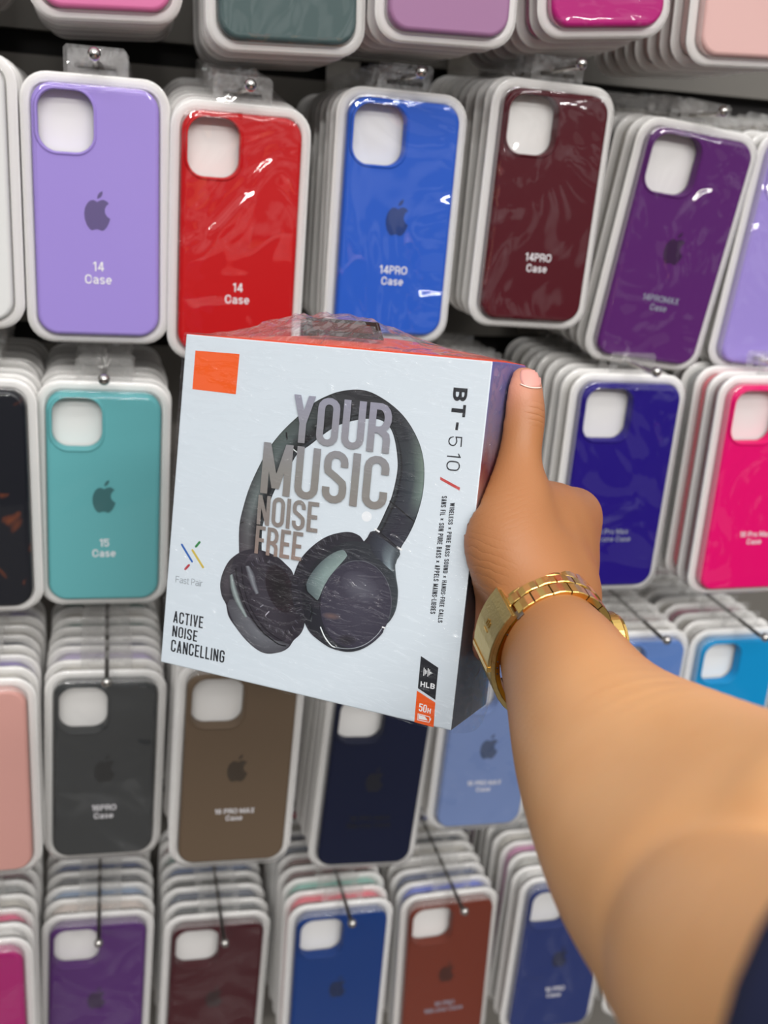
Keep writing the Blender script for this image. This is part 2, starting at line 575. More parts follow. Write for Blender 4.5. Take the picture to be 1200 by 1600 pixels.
SZ = {'n': (0.075, 0.150, 0.0325, 0.0355), 'p': (0.075, 0.1515, 0.035, 0.0375), 'm': (0.0815, 0.164, 0.038, 0.040)}
PKW, PKH = 0.0135, 0.0125                   # how much the pack is larger than the case
TRAY, FILM, CASE, TAB = {}, {}, {}, {}
for k, (cw, ch, hw, hh) in SZ.items():
    pw, ph = cw + PKW, ch + PKH
    # milky tray with flange, front lip and recess
    bm = bmesh.new()
    loft_rr(bm, pw, ph, 0.0165, [(0.0034, 0.0150), (0.0024, 0.0148), (0.0018, 0.0104), (0.0002, 0.0098), (0.0, 0.0092), (0.0002, 0.0085),
                                 (0.0054, 0.0084), (0.0060, 0.0088), (0.0063, 0.0112), (0.0080, 0.0118)], seg=7)
    me = D.meshes.new('tray')
    bmesh.ops.recalc_face_normals(bm, faces=bm.faces)
    for f in bm.faces:
        f.smooth = len(f.verts) == 4
    bm.to_mesh(me)
    bm.free()
    me.materials.append(M_tray)
    TRAY[k] = me
    # clear blister film in front
    bm = bmesh.new()
    loft_rr(bm, pw, ph, 0.0165, [(0.0006, 0.0083), (0.0014, 0.0081), (0.0019, 0.0074), (0.0024, 0.0030), (0.0032, 0.0026), (0.0036, 0.0018), (0.0042, -0.0004), (0.0052, -0.0010), (0.0068, -0.0014), (0.010, -0.0015)], seg=7, cap0=False)
    for f in bm.faces:
        if len(f.verts) > 4 and f.normal.y > 0:
            f.normal_flip()
    me = D.meshes.new('film')
    nq = 32 * 7                                # the first bands of the loft are the side walls
    for i, f in enumerate(bm.faces):
        f.smooth = len(f.verts) == 4
        f.material_index = 1 if i < nq and len(f.verts) == 4 else 0
    bm.to_mesh(me)
    bm.free()
    FILM[k] = me
    # silicone case with camera opening and raised rim
    bm = bmesh.new()
    hx, hz = -cw / 2 + 0.0036 + hw / 2, ch / 2 - 0.0036 - hh / 2
    rings = loft_rr(bm, cw, ch, 0.0125, [(0.0016, 0.0100), (0.0004, 0.0100), (0.0, 0.0092), (0.0, 0.0034), (0.0003, 0.0024), (0.0011, 0.0014), (0.0022, 0.0009), (0.0026, 0.00085)], seg=8, cap0=False, cap1=False)
    # front ring -> opening ring
    lr = 0.0110
    hol = loft_rr(bm, hw + 0.0036, hh + 0.0036, lr + 0.0018, [(-0.0002, 0.00085), (0.0003, 0.0001), (0.0008, -0.0003), (0.0014, -0.0003), (0.0018, 0.0002), (0.0019, 0.0095)],
                  seg=8, cap0=False, cap1=False, off=(hx, hz))
    loope = []
    for rg in (rings[-1], hol[0]):
        for i in range(len(rg)):
            loope.append(bm.edges.get((rg[i], rg[(i + 1) % len(rg)])) or bm.edges.new((rg[i], rg[(i + 1) % len(rg)])))
    res = bmesh.ops.triangle_fill(bm, edges=loope, use_beauty=True)
    front = [g for g in res['geom'] if isinstance(g, bmesh.types.BMFace)]
    bmesh.ops.recalc_face_normals(bm, faces=bm.faces)
    for f in bm.faces:
        f.smooth = True
    for f in front:
        f.smooth = False
    me = D.meshes.new('phone_case')
    bm.to_mesh(me)
    bm.free()
    me.materials.append(None)
    CASE[k] = me
    # hang tab with euro slot
    bm = bmesh.new()
    tw, th = 0.037, 0.021
    for y, fl_ in ((0.0092, True), (0.0096, False)):
        oring = [bm.verts.new((x, y, z)) for x, z in [(-tw / 2, -0.004), (tw / 2, -0.004), (tw / 2, th - 0.007), (tw / 2 - 0.002, th - 0.005), (-tw / 2 + 0.002, th - 0.005), (-tw / 2, th - 0.007)]]
        iring = [bm.verts.new((x, y, z)) for x, z in [(-0.012, 0.003), (0.012, 0.003), (0.0125, 0.0045), (0.012, 0.006), (0.004, 0.006), (0.0025, 0.0085), (0, 0.0095), (-0.0025, 0.0085), (-0.004, 0.006), (-0.012, 0.006), (-0.0125, 0.0045)]]
        eds = []
        for rg in (oring, iring):
            for i in range(len(rg)):
                eds.append(bm.edges.new((rg[i], rg[(i + 1) % len(rg)])))
        bmesh.ops.triangle_fill(bm, edges=eds, use_beauty=True)
    bmesh.ops.recalc_face_normals(bm, faces=bm.faces)
    bmesh.ops.translate(bm, verts=bm.verts, vec=(0, 0, ph / 2))
    me = D.meshes.new('hang_tab')
    bm.to_mesh(me)
    bm.free()
    me.materials.append(M_tab)
    TAB[k] = me

# bitten-fruit emblem pressed on the cases
AP = [(0, .60), (.12, .67), (.25, .70), (.38, .65), (.47, .56), (.36, .46), (.30, .32), (.31, .16), (.40, .02), (.52, -.06), (.47, -.22), (.38, -.40), (.27, -.53), (.17, -.56), (.07, -.52), (-.02, -.50),
      (-.12, -.52), (-.22, -.56), (-.32, -.51), (-.43, -.35), (-.51, -.12), (-.53, .12), (-.49, .35), (-.40, .53), (-.27, .65), (-.14, .67)]
LF = [(0, .73), (.02, .86), (.10, .98), (.22, 1.05), (.22, .92), (.14, .79)]


def poly_bm(bm, pts3):
    vs = [bm.verts.new(p) for p in pts3]
    es = [bm.edges.new((vs[i], vs[(i + 1) % len(vs)])) for i in range(len(vs))]
    r = bmesh.ops.triangle_fill(bm, edges=es, use_beauty=True)
    return [g for g in r['geom'] if isinstance(g, bmesh.types.BMFace)]


bm = bmesh.new()
for P in (AP, LF):
    poly_bm(bm, [(x * 0.0148, 0.00065, z * 0.0148 - 0.001) for x, z in P])
for f in bm.faces:
    if f.normal.y > 0:
        f.normal_flip()
EMB = D.meshes.new('emblem')
bm.to_mesh(EMB)
bm.free()

CM = {}


def case_mat(rgb):
    if rgb not in CM:
        if rgb == 'graphic':
            m, n, out = newmat('black_case_with_orange_print')
            b = n.nodes.new('ShaderNodeBsdfPrincipled')
            b.inputs['Roughness'].default_value = 0.4
            t = n.nodes.new('ShaderNodeTexCoord')
            x = n.nodes.new('ShaderNodeTexNoise')
            x.inputs['Scale'].default_value = 28
            x.inputs['Distortion'].default_value = 1.5
            r = n.nodes.new('ShaderNodeValToRGB')
            r.color_ramp.elements[0].position = 0.58
            r.color_ramp.elements[0].color = (0.004, 0.005, 0.010, 1)
            r.color_ramp.elements[1].position = 0.74
            r.color_ramp.elements[1].color = (0.22, 0.05, 0.012, 1)
            n.links.new(t.outputs['Object'], x.inputs['Vector'])
            n.links.new(x.outputs['Fac'], r.inputs[0])
            n.links.new(r.outputs[0], b.inputs['Base Color'])
            n.links.new(b.outputs[0], out.inputs[0])
            CM[rgb] = (m, m)
        else:
            c = tuple(max(0.0, v * 0.86 - 0.006) for v in s2l(rgb))
            CM[rgb] = (mat('silicone', c, 0.45, bump=(900, 0.05), spec=0.3), mat('emblem_print', tuple(v * 0.34 + 0.003 for v in c), 0.4))
    return CM[rgb]


TXT = {}


def lettering(lines, size):
    key = (tuple(lines), size)
    if key not in TXT:
        TXT[key] = sans(lines, size * 0.66)
    return TXT[key]


ORD = ['second', 'third', 'fourth', 'fifth', 'sixth', 'seventh', 'eighth', 'ninth', 'tenth', 'eleventh', 'twelfth']


def set_mat(ob, m):
    ob.material_slots[0].link = 'OBJECT'
    ob.material_slots[0].material = m


# pack prototypes, one per size, copied for every pack
BACKF = {}


def make_pack(k, front, rgb, film, text, tmat, emblem, tsize):
    r = empty('packaged_phone_case', (0, 0, 0))
    for nm, src in (('tray', TRAY), ('phone_case', CASE), ('hang_tab', TAB)):
        ob = D.objects.new(nm, src[k])
        COL.objects.link(ob)
        ob.parent = r
        if nm == 'phone_case':
            set_mat(ob, case_mat(rgb)[0])
            cs = ob
    if front:
        me = FILM[k].copy()
        f = obj('blister', me, [film, M_edge], r)
        if emblem:
            e_ = D.objects.new('emblem', EMB.copy())
            COL.objects.link(e_)
            e_.parent = cs
            e_.data.materials.append(case_mat(rgb)[1])
        if text:
            t = D.objects.new('lettering', lettering(text, tsize).copy())
            COL.objects.link(t)
            t.parent = cs
            t.data.materials.append(tmat)
            t.location = (0, 0.0006, -SZ[k][1] * 0.228)
    else:
        if k not in BACKF:
            BACKF[k] = FILM[k].copy()
            BACKF[k].materials.append(M_film_flat)
            BACKF[k].materials.append(M_edge)
        f = obj('blister', BACKF[k], None, r)
    return r


def copy_pack(src, rgb):
    r = src.copy()
    COL.objects.link(r)
    for ch in src.children:
        c = ch.copy()
        COL.objects.link(c)
        c.parent = r
        if c.name.startswith('phone_case'):
            set_mat(c, case_mat(rgb)[0])
    return r


PROTO = {}
NP = 0


def stack(k, X, Y, Z, roll, count, rgb, label, short, back=(), film=None, text=None, tmat=None, emblem=True, pitch=0.0, yaw=0.0, sp=0.0178,
          hook='steel', tsize=0.0072, drift=(0, 0), hang=0.028, lean=0.0):
    """the packs on one hook; front pack centre at (X, Y, Z) relative to the phone"""
    global NP
    film = film or M_film_wavy
    tmat = tmat or M_text_w
    g = 'phone case packs on the hook of the ' + short
    rnd = random.Random(short)
    for i in range(count):
        if i == 0:
            p = make_pack(k, True, rgb, film, text, tmat, emblem, tsize)
            lab = label
        else:
            c = back[(i - 1) % len(back)] if back else rgb
            if k not in PROTO:
                PROTO[k] = make_pack(k, False, c, None, None, None, False, 0)
                p = PROTO[k]
                set_mat([q for q in p.children if q.name.startswith('phone_case')][0], case_mat(c)[0])
            else:
                p = copy_pack(PROTO[k], c)
            lab = 'phone case pack hanging %s behind the %s' % ('directly' if i == 1 else ORD[i - 2] if False else ORD[i - 1] + ' from front', short)
        jx = 0 if i == 0 else rnd.uniform(-0.0012, 0.0012) + drift[0] * i
        jz = 0 if i == 0 else rnd.uniform(-0.0010, 0.0010) + drift[1] * i
        jr = 0 if i == 0 else rnd.uniform(-0.012, 0.012)
        p.location = (X + jx, Y + i * sp, 1.45 + Z + jz)
        p.rotation_euler = (pitch, -(roll * (1 - lean * i) + jr), yaw)
        if len(lab.split()) > 16:
            print('LONG', lab)
        tag(p, lab, 'phone case', g)
        NP += 1
    # hook
    top = SZ[k][1] / 2 + PKH / 2 + 0.0075
    hx, hz = X - math.sin(roll) * top, 1.45 + Z + math.cos(roll) * top
    h = empty('display_hook', (hx, WY, hz))
    y0 = Y - hang
    ms = M_steel if hook == 'steel' else M_dsteel
    bm = bmesh.new()
    tube(bm, [(0, 0.004, 0.004), (0, -0.05, 0.0005), (0, y0 - WY + 0.006, 0), (0, y0 - WY, 0.0012)], 0.0017, 8)
    bmobj('rod', bm, ms, h, True)
    bm = bmesh.new()
    bmesh.ops.create_uvsphere(bm, u_segments=12, v_segments=8, radius=0.0038, matrix=Matrix.Translation((0, y0 - WY, 0.0018)))
    bmobj('ball_tip', bm, M_steel, h, True)
    bm = bmesh.new()
    addbox(bm, -0.014, 0.014, -0.003, 0.0005, -0.012, 0.022)
    bmobj('bracket', bm, ms, h)
    tag(h, '%s display hook carrying the %s' % ('thin metal' if hook == 'steel' else 'dark metal', short), 'hook', 'display hooks on the slat wall')


W_, CR, GR = (235, 233, 230), (225, 220, 210), (170, 172, 172)
FL = M_film_flat
# top row, only the lower ends are in the frame
stack('n', -0.108, 0.70, 0.150, 0.02, 8, (190, 40, 120), 'magenta phone case pack cut off in the top left corner of the photo', 'magenta case at the top left corner')
stack('n', -0.0055, 0.6955, 0.142, 0.0513, 8, (232, 125, 175), 'bubblegum pink phone case pack in the top row, above the lavender case', 'bubblegum pink case in the top row', film=FL)
stack('m', 0.0985, 0.672, 0.1390, 0.0396, 9, (82, 102, 102), 'slate green phone case pack in the top row, above the red case', 'slate green case in the top row', drift=(0.0004, 0))
stack('p', 0.1941, 0.6599, 0.1451, 0.022, 9, (172, 126, 165), 'dusty mauve phone case pack in the top row, above the bright blue case', 'dusty mauve case in the top row', film=FL)
stack('p', 0.2922, 0.6649, 0.1587, 0.10, 9, (196, 42, 130), 'deep magenta phone case pack in the top row, above the maroon case', 'deep magenta case in the top row', drift=(0, -0.0012))
p_ = at(1088, 80, 0.672)
stack('p', p_[0] + 0.0375, 0.672, p_[2] + 0.0757, 0.045, 9, (236, 192, 186), 'pale blush phone case pack at the top right corner of the photo', 'pale blush case at the top right', film=FL)
# second row
stack('n', -0.0985, 0.70, -0.042, 0.0, 9, (236, 236, 234), 'white phone case pack cut off at the left edge, beside the lavender case', 'white case at the left edge', film=FL)
stack('n', -0.0091, 0.7014, -0.0496, -0.0002, 8, (170, 148, 226), 'lavender phone case pack lettered 14 Case with a dark fruit emblem', 'lavender 14 Case', film=FL, text=['14', 'Case'],
      back=[(170, 148, 226), W_], tsize=0.0088, drift=(0.0005, 0))
stack('n', 0.0788, 0.6994, -0.0588, -0.0107, 9, (206, 24, 28), 'bright red phone case pack lettered 14 Case, behind the top edge of the white box', 'bright red 14 Case', text=['14', 'Case'],
      back=[W_, (206, 24, 28), W_, CR], tsize=0.0085, drift=(0, 0.0024), film=M_film_wavy, emblem=False)
stack('p', 0.1842, 0.7061, -0.0432, -0.0111, 10, (48, 100, 210), 'bright blue phone case pack lettered 14PRO Case above the white box', 'bright blue 14PRO case', text=['14PRO', 'Case'], back=[CR, W_, GR], tsize=0.0082)
stack('p', 0.287, 0.7033, -0.0298, -0.0204, 10, (88, 24, 34), 'maroon phone case pack lettered 14PRO Case with glossy wavy film', 'maroon 14PRO case', text=['14PRO', 'Case'], back=[CR, W_, CR, (120, 60, 60)],
      tsize=0.0082, emblem=False, drift=(0, 0.0009))
stack('m', 0.3985, 0.7200, -0.0541, -0.100, 9, (98, 42, 116), 'leaning plum purple phone case pack in the second row, right of the maroon one', 'leaning plum purple case', text=['14PROMAX', 'Case'],
      back=[W_, CR, (60, 60, 62)], pitch=0.06, yaw=-0.05, lean=0.06, tmat=M_text_f, drift=(0, 0.0012), hang=0.02)
stack('m', 0.4990, 0.720, -0.0555, -0.085, 9, (172, 152, 228), 'light violet phone case pack cut off at the right edge in the second row', 'light violet case at the right edge', back=[W_, CR, (150, 70, 60), GR])
# third row
stack('p', -0.0935, 0.70, -0.237, 0.0, 9, 'graphic', 'black phone case pack with an orange printed pattern at the left edge', 'black patterned case', film=FL, emblem=False, back=[CR, GR])
stack('n', -0.0078, 0.7119, -0.2398, -0.015, 9, (108, 184, 188), 'teal phone case pack lettered 15 Case, left of the white box', 'teal 15 Case', film=FL, text=['15', 'Case'], back=[GR, CR, GR], tsize=0.0085)
stack('p', 0.268, 0.745, -0.236, 0.0, 6, W_, 'white phone case pack mostly hidden behind the thumb and the white box', 'white case behind the thumb')
stack('m', 0.3766, 0.7083, -0.2328, -0.0059, 9, (42, 26, 134), 'indigo phone case pack right of the hand, in the third row', 'indigo case', text=['14 Pro Max', 'Silicone Case'], back=[CR, GR, W_], tsize=0.0068,
      tmat=M_text_f, emblem=False)
stack('m', 0.4826, 0.678, -0.2255, 0.01, 10, (246, 0, 118), 'hot pink phone case pack at the right edge in the third row', 'hot pink case', text=['16 Pro Max', 'Case'],
      back=[(150, 30, 40), (245, 35, 75), GR, (110, 20, 28), CR], tsize=0.0068, emblem=False)
# fourth row
stack('p', -0.101, 0.70, -0.453, 0.0, 9, (222, 165, 155), 'salmon pink phone case pack cut off at the left edge in the fourth row', 'salmon pink case', film=FL, hook='dark',
      back=[CR, (150, 130, 205), CR, (45, 55, 80), CR])
stack('p', -0.0106, 0.7198, -0.4606, -0.0321, 9, (66, 68, 69), 'charcoal grey phone case pack below the teal one', 'charcoal grey case', text=['16PRO', 'Case'], hook='dark',
      back=[CR, (205, 190, 230), (62, 64, 115), W_, (75, 130, 120), CR, (110, 140, 130), CR], tsize=0.0078, sp=0.019)
stack('m', 0.087, 0.6919, -0.4505, -0.039, 10, (112, 94, 76), 'brown phone case pack below the left half of the white box', 'brown case', text=['16 PRO MAX', 'Case'], film=FL, hook='dark', back=[CR, W_], tsize=0.0068)
stack('m', 0.2068, 0.7326, -0.4973, -0.0571, 9, (20, 27, 54), 'dark navy phone case pack with black lettering below the white box', 'dark navy case', text=['16 PRO MAX', 'Silicone Case'], tmat=M_text_d, film=FL,
      hook='dark', back=[CR, (92, 45, 50), CR], tsize=0.0078)
stack('p', 0.300, 0.72, -0.465, -0.03, 9, (128, 150, 200), 'powder blue phone case pack between the dark navy one and the forearm', 'powder blue case', text=['16 PRO MAX', 'Case'], hook='dark', back=[CR, W_], tsize=0.0068)
stack('p', 0.430, 0.72, -0.4475, 0.0, 10, (104, 140, 205), 'cornflower blue phone case pack peeking out above the forearm beside the watch', 'cornflower blue case above the forearm', hook='dark',
      back=[CR, (190, 130, 130), W_, CR, (120, 80, 80), W_, CR])
stack('p', 0.5205, 0.72, -0.449, 0.0, 10, (26, 150, 210), 'sky blue phone case pack at the right edge above the forearm', 'sky blue case', hook='dark', back=[W_, CR, (160, 30, 90), CR, GR], film=FL)
# fifth row
stack('p', -0.1135, 0.72, -0.695, 0.0, 9, (182, 40, 118), 'raspberry phone case pack in the bottom left corner of the photo', 'raspberry case in the bottom left corner', hook='dark',
      back=[W_, (250, 30, 130), CR, GR, (100, 25, 50), CR])
stack('m', -0.0217, 0.7769, -0.732, -0.04, 8, (92, 48, 118), 'violet phone case pack in the bottom row, below the charcoal one', 'violet case in the bottom row', hook='dark', hang=0.04,
      back=[(238, 222, 212), (150, 178, 215), (95, 98, 105), (45, 75, 145), (80, 40, 45), CR], sp=0.0185)
stack('m', 0.082, 0.7724, -0.7423, -0.0375, 8, (74, 16, 30), 'burgundy phone case pack in the bottom row, below the brown one', 'burgundy case in the bottom row', hook='dark', hang=0.04,
      back=[(40, 55, 62), (35, 60, 95), (60, 62, 62), (60, 95, 150), (90, 140, 130), (150, 40, 50)], sp=0.0185)
stack('m', 0.1883, 0.736, -0.7135, -0.0096, 9, (26, 62, 128), 'royal blue phone case pack in the bottom row, with a pink one behind', 'royal blue case in the bottom row', hook='dark', hang=0.03,
      back=[(250, 65, 100), (150, 220, 205), (110, 40, 40), (120, 60, 55), (120, 130, 150), (40, 60, 110), CR], film=FL)
stack('m', 0.2994, 0.7574, -0.7324, 0.02, 9, (122, 58, 44), 'rust brown phone case pack in the bottom row', 'rust brown case in the bottom row', text=['16 PRO', 'Silicone Case'], hook='dark', hang=0.03,
      back=[(50, 90, 225), (30, 65, 125), W_, CR, (30, 50, 75), CR], film=FL, tsize=0.0078, tmat=M_text_f)
stack('m', 0.400, 0.73, -0.705, -0.02, 9, (42, 58, 118), 'denim blue phone case pack in the bottom row against the forearm', 'denim blue case in the bottom row', text=['16 PRO', 'Case'], hook='dark',
      back=[W_, (190, 188, 180), (225, 130, 190), CR, GR], tsize=0.0078)
stack('p', 0.505, 0.735, -0.715, 0.0, 5, W_, 'white phone case pack almost hidden behind the elbow in the bottom row', 'white case behind the elbow', hook='dark')
print('packs', NP)

# ------------------------------------------------------------------ the boxed headphones
BW, BH, BD = 0.165, 0.17271, 0.0527
BC = np.array([[0.03575, 0.5469, -0.09477], [0.16508, 0.44488, -0.08526], [0.15126, 0.41162, -0.25417], [0.02194, 0.51365, -0.26368]])   # front corners TL TR BR BL
BA = np.array([[0.78379, -0.08001, 0.61584], [-0.61834, -0.19255, 0.76196], [0.05762, -0.97802, -0.2004]])   # columns: right, down, back
BC0 = BC.mean(0)
bu, bv, bn_ = BA[:, 0], BA[:, 1], BA[:, 2]
# box local frame: x right, z up, y back; origin at the middle of the front face
BM = Matrix(((bu[0], bn_[0], -bv[0], BC0[0] + ORG[0]), (bu[1], bn_[1], -bv[1], BC0[1] + ORG[1]), (bu[2], bn_[2], -bv[2], BC0[2] + ORG[2]), (0, 0, 0, 1)))
box = empty('headphone_box', (0, 0, 0))
box.matrix_world = BM
tag(box, 'white retail box of black headphones, shrink-wrapped, gripped by the hand', 'box')


def bp(px, py):
    """point of the printed front face (x, z) under a pixel of the photograph"""
    d = ray(px, py) @ RW
    t = (BC0 @ bn_) / (d @ bn_)
    q = d * t - BC0
    return np.array([q @ bu, -(q @ bv)])


# carton
M_front = S(212, 222, 230, name='white_card_print', rough=0.38)
M_top = S(235, 84, 40, name='orange_card', rough=0.45)
M_side, n, out = newmat('printed_card_side')
b = n.nodes.new('ShaderNodeBsdfPrincipled')
b.inputs['Roughness'].default_value = 0.35
t = n.nodes.new('ShaderNodeTexCoord')
sx = n.nodes.new('ShaderNodeSeparateXYZ')
n.links.new(t.outputs['Object'], sx.inputs[0])
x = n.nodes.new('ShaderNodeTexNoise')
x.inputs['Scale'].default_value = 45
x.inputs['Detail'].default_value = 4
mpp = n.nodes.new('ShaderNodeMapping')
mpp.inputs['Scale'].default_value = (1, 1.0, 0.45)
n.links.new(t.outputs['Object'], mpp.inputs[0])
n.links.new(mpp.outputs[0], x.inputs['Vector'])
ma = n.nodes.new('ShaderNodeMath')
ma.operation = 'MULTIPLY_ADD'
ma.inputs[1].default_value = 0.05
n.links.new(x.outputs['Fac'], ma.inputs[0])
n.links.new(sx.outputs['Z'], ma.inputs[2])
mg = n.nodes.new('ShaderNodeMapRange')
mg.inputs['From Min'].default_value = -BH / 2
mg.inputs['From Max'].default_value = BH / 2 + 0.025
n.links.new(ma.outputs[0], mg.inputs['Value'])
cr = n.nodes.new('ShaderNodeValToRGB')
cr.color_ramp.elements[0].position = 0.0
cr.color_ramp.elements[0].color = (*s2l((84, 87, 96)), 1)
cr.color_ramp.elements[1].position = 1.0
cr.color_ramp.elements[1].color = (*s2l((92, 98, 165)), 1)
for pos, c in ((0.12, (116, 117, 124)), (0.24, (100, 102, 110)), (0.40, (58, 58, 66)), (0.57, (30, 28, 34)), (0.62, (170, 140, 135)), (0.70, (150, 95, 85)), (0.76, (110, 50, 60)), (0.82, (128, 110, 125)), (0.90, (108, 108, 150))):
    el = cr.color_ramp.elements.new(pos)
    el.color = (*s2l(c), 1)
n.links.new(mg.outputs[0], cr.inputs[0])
n.links.new(cr.outputs[0], b.inputs['Base Color'])
n.links.new(b.outputs[0], out.inputs[0])
M_dark = S(30, 30, 34, name='black_card', rough=0.4)

bm = bmesh.new()
NX, NY = 24, 10


def lid(u, v):
    """gentle bow of the top flap: u across, v front to back"""
    return 0.0085 * math.sin(PI * min(max((u + 0.02) / 1.06, 0), 1)) ** 0.8 * (1 - (1 - v) ** 2) * (0.55 + 0.45 * math.exp(-((u - 0.55) / 0.4) ** 2))


gt = [[bm.verts.new((-BW / 2 + BW * i / NX, BD * j / NY, BH / 2 + lid(i / NX, j / NY))) for j in range(NY + 1)] for i in range(NX + 1)]
for i in range(NX):
    for j in range(NY):
        f = bm.faces.new((gt[i][j], gt[i + 1][j], gt[i + 1][j + 1], gt[i][j + 1]))
        f.material_index = 1
        f.smooth = True
c_ = {}
for i in (0, 1):
    for j in (0, 1):
        c_[i, j] = bm.verts.new(((i - 0.5) * BW, j * BD, -BH / 2))
fr_ = bm.faces.new([c_[0, 0], c_[1, 0]] + [gt[i][0] for i in range(NX, -1, -1)])
fr_.material_index = 0
f = bm.faces.new([c_[1, 1], c_[0, 1]] + [gt[i][NY] for i in range(NX + 1)])
f.material_index = 3
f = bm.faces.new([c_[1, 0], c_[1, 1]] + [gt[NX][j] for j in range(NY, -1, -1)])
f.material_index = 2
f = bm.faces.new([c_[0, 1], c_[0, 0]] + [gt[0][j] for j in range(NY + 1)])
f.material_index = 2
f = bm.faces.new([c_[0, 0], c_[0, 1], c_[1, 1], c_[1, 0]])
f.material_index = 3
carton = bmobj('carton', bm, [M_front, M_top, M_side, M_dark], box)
bv_ = carton.modifiers.new('edge', 'BEVEL')
bv_.width = 0.0007
bv_.segments = 2
bv_.limit_method = 'ANGLE'
bv_.angle_limit = 1.0

LAY = 0.00004


def flat_poly(name, polys, m, layer, label=None):
    """flat print: polys are lists of pixel points"""
    bm = bmesh.new()
    for P in polys:
        poly_bm(bm, [(*(lambda q: (q[0], -LAY * layer, q[1]))(bp(*p)),) for p in P])
    ob = bmobj(name, bm, m, box)
    for_normals(ob)
    if label:
        ob['label'] = label
    return ob


def for_normals(ob):
    for p in ob.data.polygons:
        if p.normal.y > 0:
            p.flip()


def caps(name, rows, m, layer, label=None):
    """rows: (text, baseline-start px, baseline-end px, cap-top-at-start px, glyph width, stroke, gap, slant)"""
    bm = bmesh.new()
    for txt, p0, p1, p2, gw, t, gap, sl in rows:
        a, b, c = bp(*p0), bp(*p1), bp(*p2)
        ex = (b - a) / np.linalg.norm(b - a)
        ey = np.array([-ex[1], ex[0]])
        H = (c - a) @ ey
        x = 0.0
        quads = []
        for ch in txt:
            wd = t if ch == 'I' else gw * WID.get(ch, 1.0)
            for q in glyph(ch, wd, t):
                quads.append([(x + u + sl * v, v) for u, v in q])
            x += wd + gap
        x -= gap
        k = np.linalg.norm(b - a) / x
        for iq, q in enumerate(quads):
            vs = []
            for u, v in q:
                z = a + ex * u * k + ey * v * H
                vs.append(bm.verts.new((z[0], -LAY * layer - 2e-6 * (iq % 40), z[1])))
            try:
                bm.faces.new(vs)
            except ValueError:
                pass
    me = D.meshes.new(name)
    bm.to_mesh(me)
    bm.free()
    ob = obj(name, me, m, box)
    for_normals(ob)
    if label:
        ob['label'] = label
    return ob


# --- printed headphone picture -------------------------------------
M_pic, n, out = newmat('headphone_print')
b = n.nodes.new('ShaderNodeBsdfPrincipled')
at_ = n.nodes.new('ShaderNodeAttribute')
at_.attribute_name = 'ink'
b.inputs['Roughness'].default_value = 0.38
n.links.new(at_.outputs['Color'], b.inputs['Base Color'])
n.links.new(b.outputs[0], out.inputs[0])
z1 = lambda x, y: (360 + x / 3.636, 590 + y / 3.636)
z2 = lambda x, y: (330 + x / 3.871, 810 + y / 3.871)
PV, PF, PC_ = [], [], []


def pv(p, lay, col):
    q = bp(*p)
    PV.append((q[0], -LAY * lay, q[1]))
    PC_.append((*s2l(tuple(min(240, v * 1.12 + 9) for v in col)), 1))
    return len(PV) - 1


def lerp(a, b, t):
    return tuple(a[i] + (b[i] - a[i]) * t for i in range(len(a)))


def strip(pairs, lay, zf, cols):
    """pairs of outer/inner points; cols(s) -> list of (u, colour) across, s along"""
    n_ = len(pairs)
    prev = None
    for k, (pa, pb) in enumerate(pairs):
        row = [pv(zf(*lerp(pa, pb, u)), lay, c) for u, c in cols(k / (n_ - 1))]
        if prev:
            for i in range(len(row) - 1):
                PF.append((prev[i], prev[i + 1], row[i + 1], row[i]))
        prev = row


def fan(pts, lay, zf, cc, cf):
    """filled outline: centre colour cc, rim colour cf(i/n)"""
    cx = sum(p[0] for p in pts) / len(pts)
    cy = sum(p[1] for p in pts) / len(pts)
    n_ = len(pts)
    c0 = pv(zf(cx, cy), lay, cc)
    mid = [pv(zf(*lerp(p, (cx, cy), 0.35)), lay, lerp(cf(i / n_), cc, 0.45)) for i, p in enumerate(pts)]
    rim = [pv(zf(*p), lay, cf(i / n_)) for i, p in enumerate(pts)]
    for i in range(n_):
        j = (i + 1) % n_
        PF.append((rim[i], rim[j], mid[j], mid[i]))
        PF.append((mid[i], mid[j], c0))


def smoothp(pts, k=4, closed=True):
    n_ = len(pts)
    outp = []
    rng = range(n_ if closed else n_ - 1)
    for i in rng:
        g = (lambda j: pts[j % n_]) if closed else (lambda j: pts[min(max(j, 0), n_ - 1)])
        p0, p1, p2, p3 = (np.array(g(i + q), float) for q in (-1, 0, 1, 2))
        for s in range(k):
            t_ = s / k
            outp.append(tuple(0.5 * (2 * p1 + (p2 - p0) * t_ + (2 * p0 - 5 * p1 + 4 * p2 - p3) * t_ ** 2 + (3 * p1 - p0 - 3 * p2 + p3) * t_ ** 3)))
    if not closed:
        outp.append(tuple(pts[-1]))
    return outp


def ell(cx, cy, rx, ry, rot, n_=48):
    cr_, sr = math.cos(rot), math.sin(rot)
    return [(cx + rx * math.cos(2 * PI * i / n_) * cr_ - ry * math.sin(2 * PI * i / n_) * sr, cy + rx * math.cos(2 * PI * i / n_) * sr + ry * math.sin(2 * PI * i / n_) * cr_) for i in range(n_)]


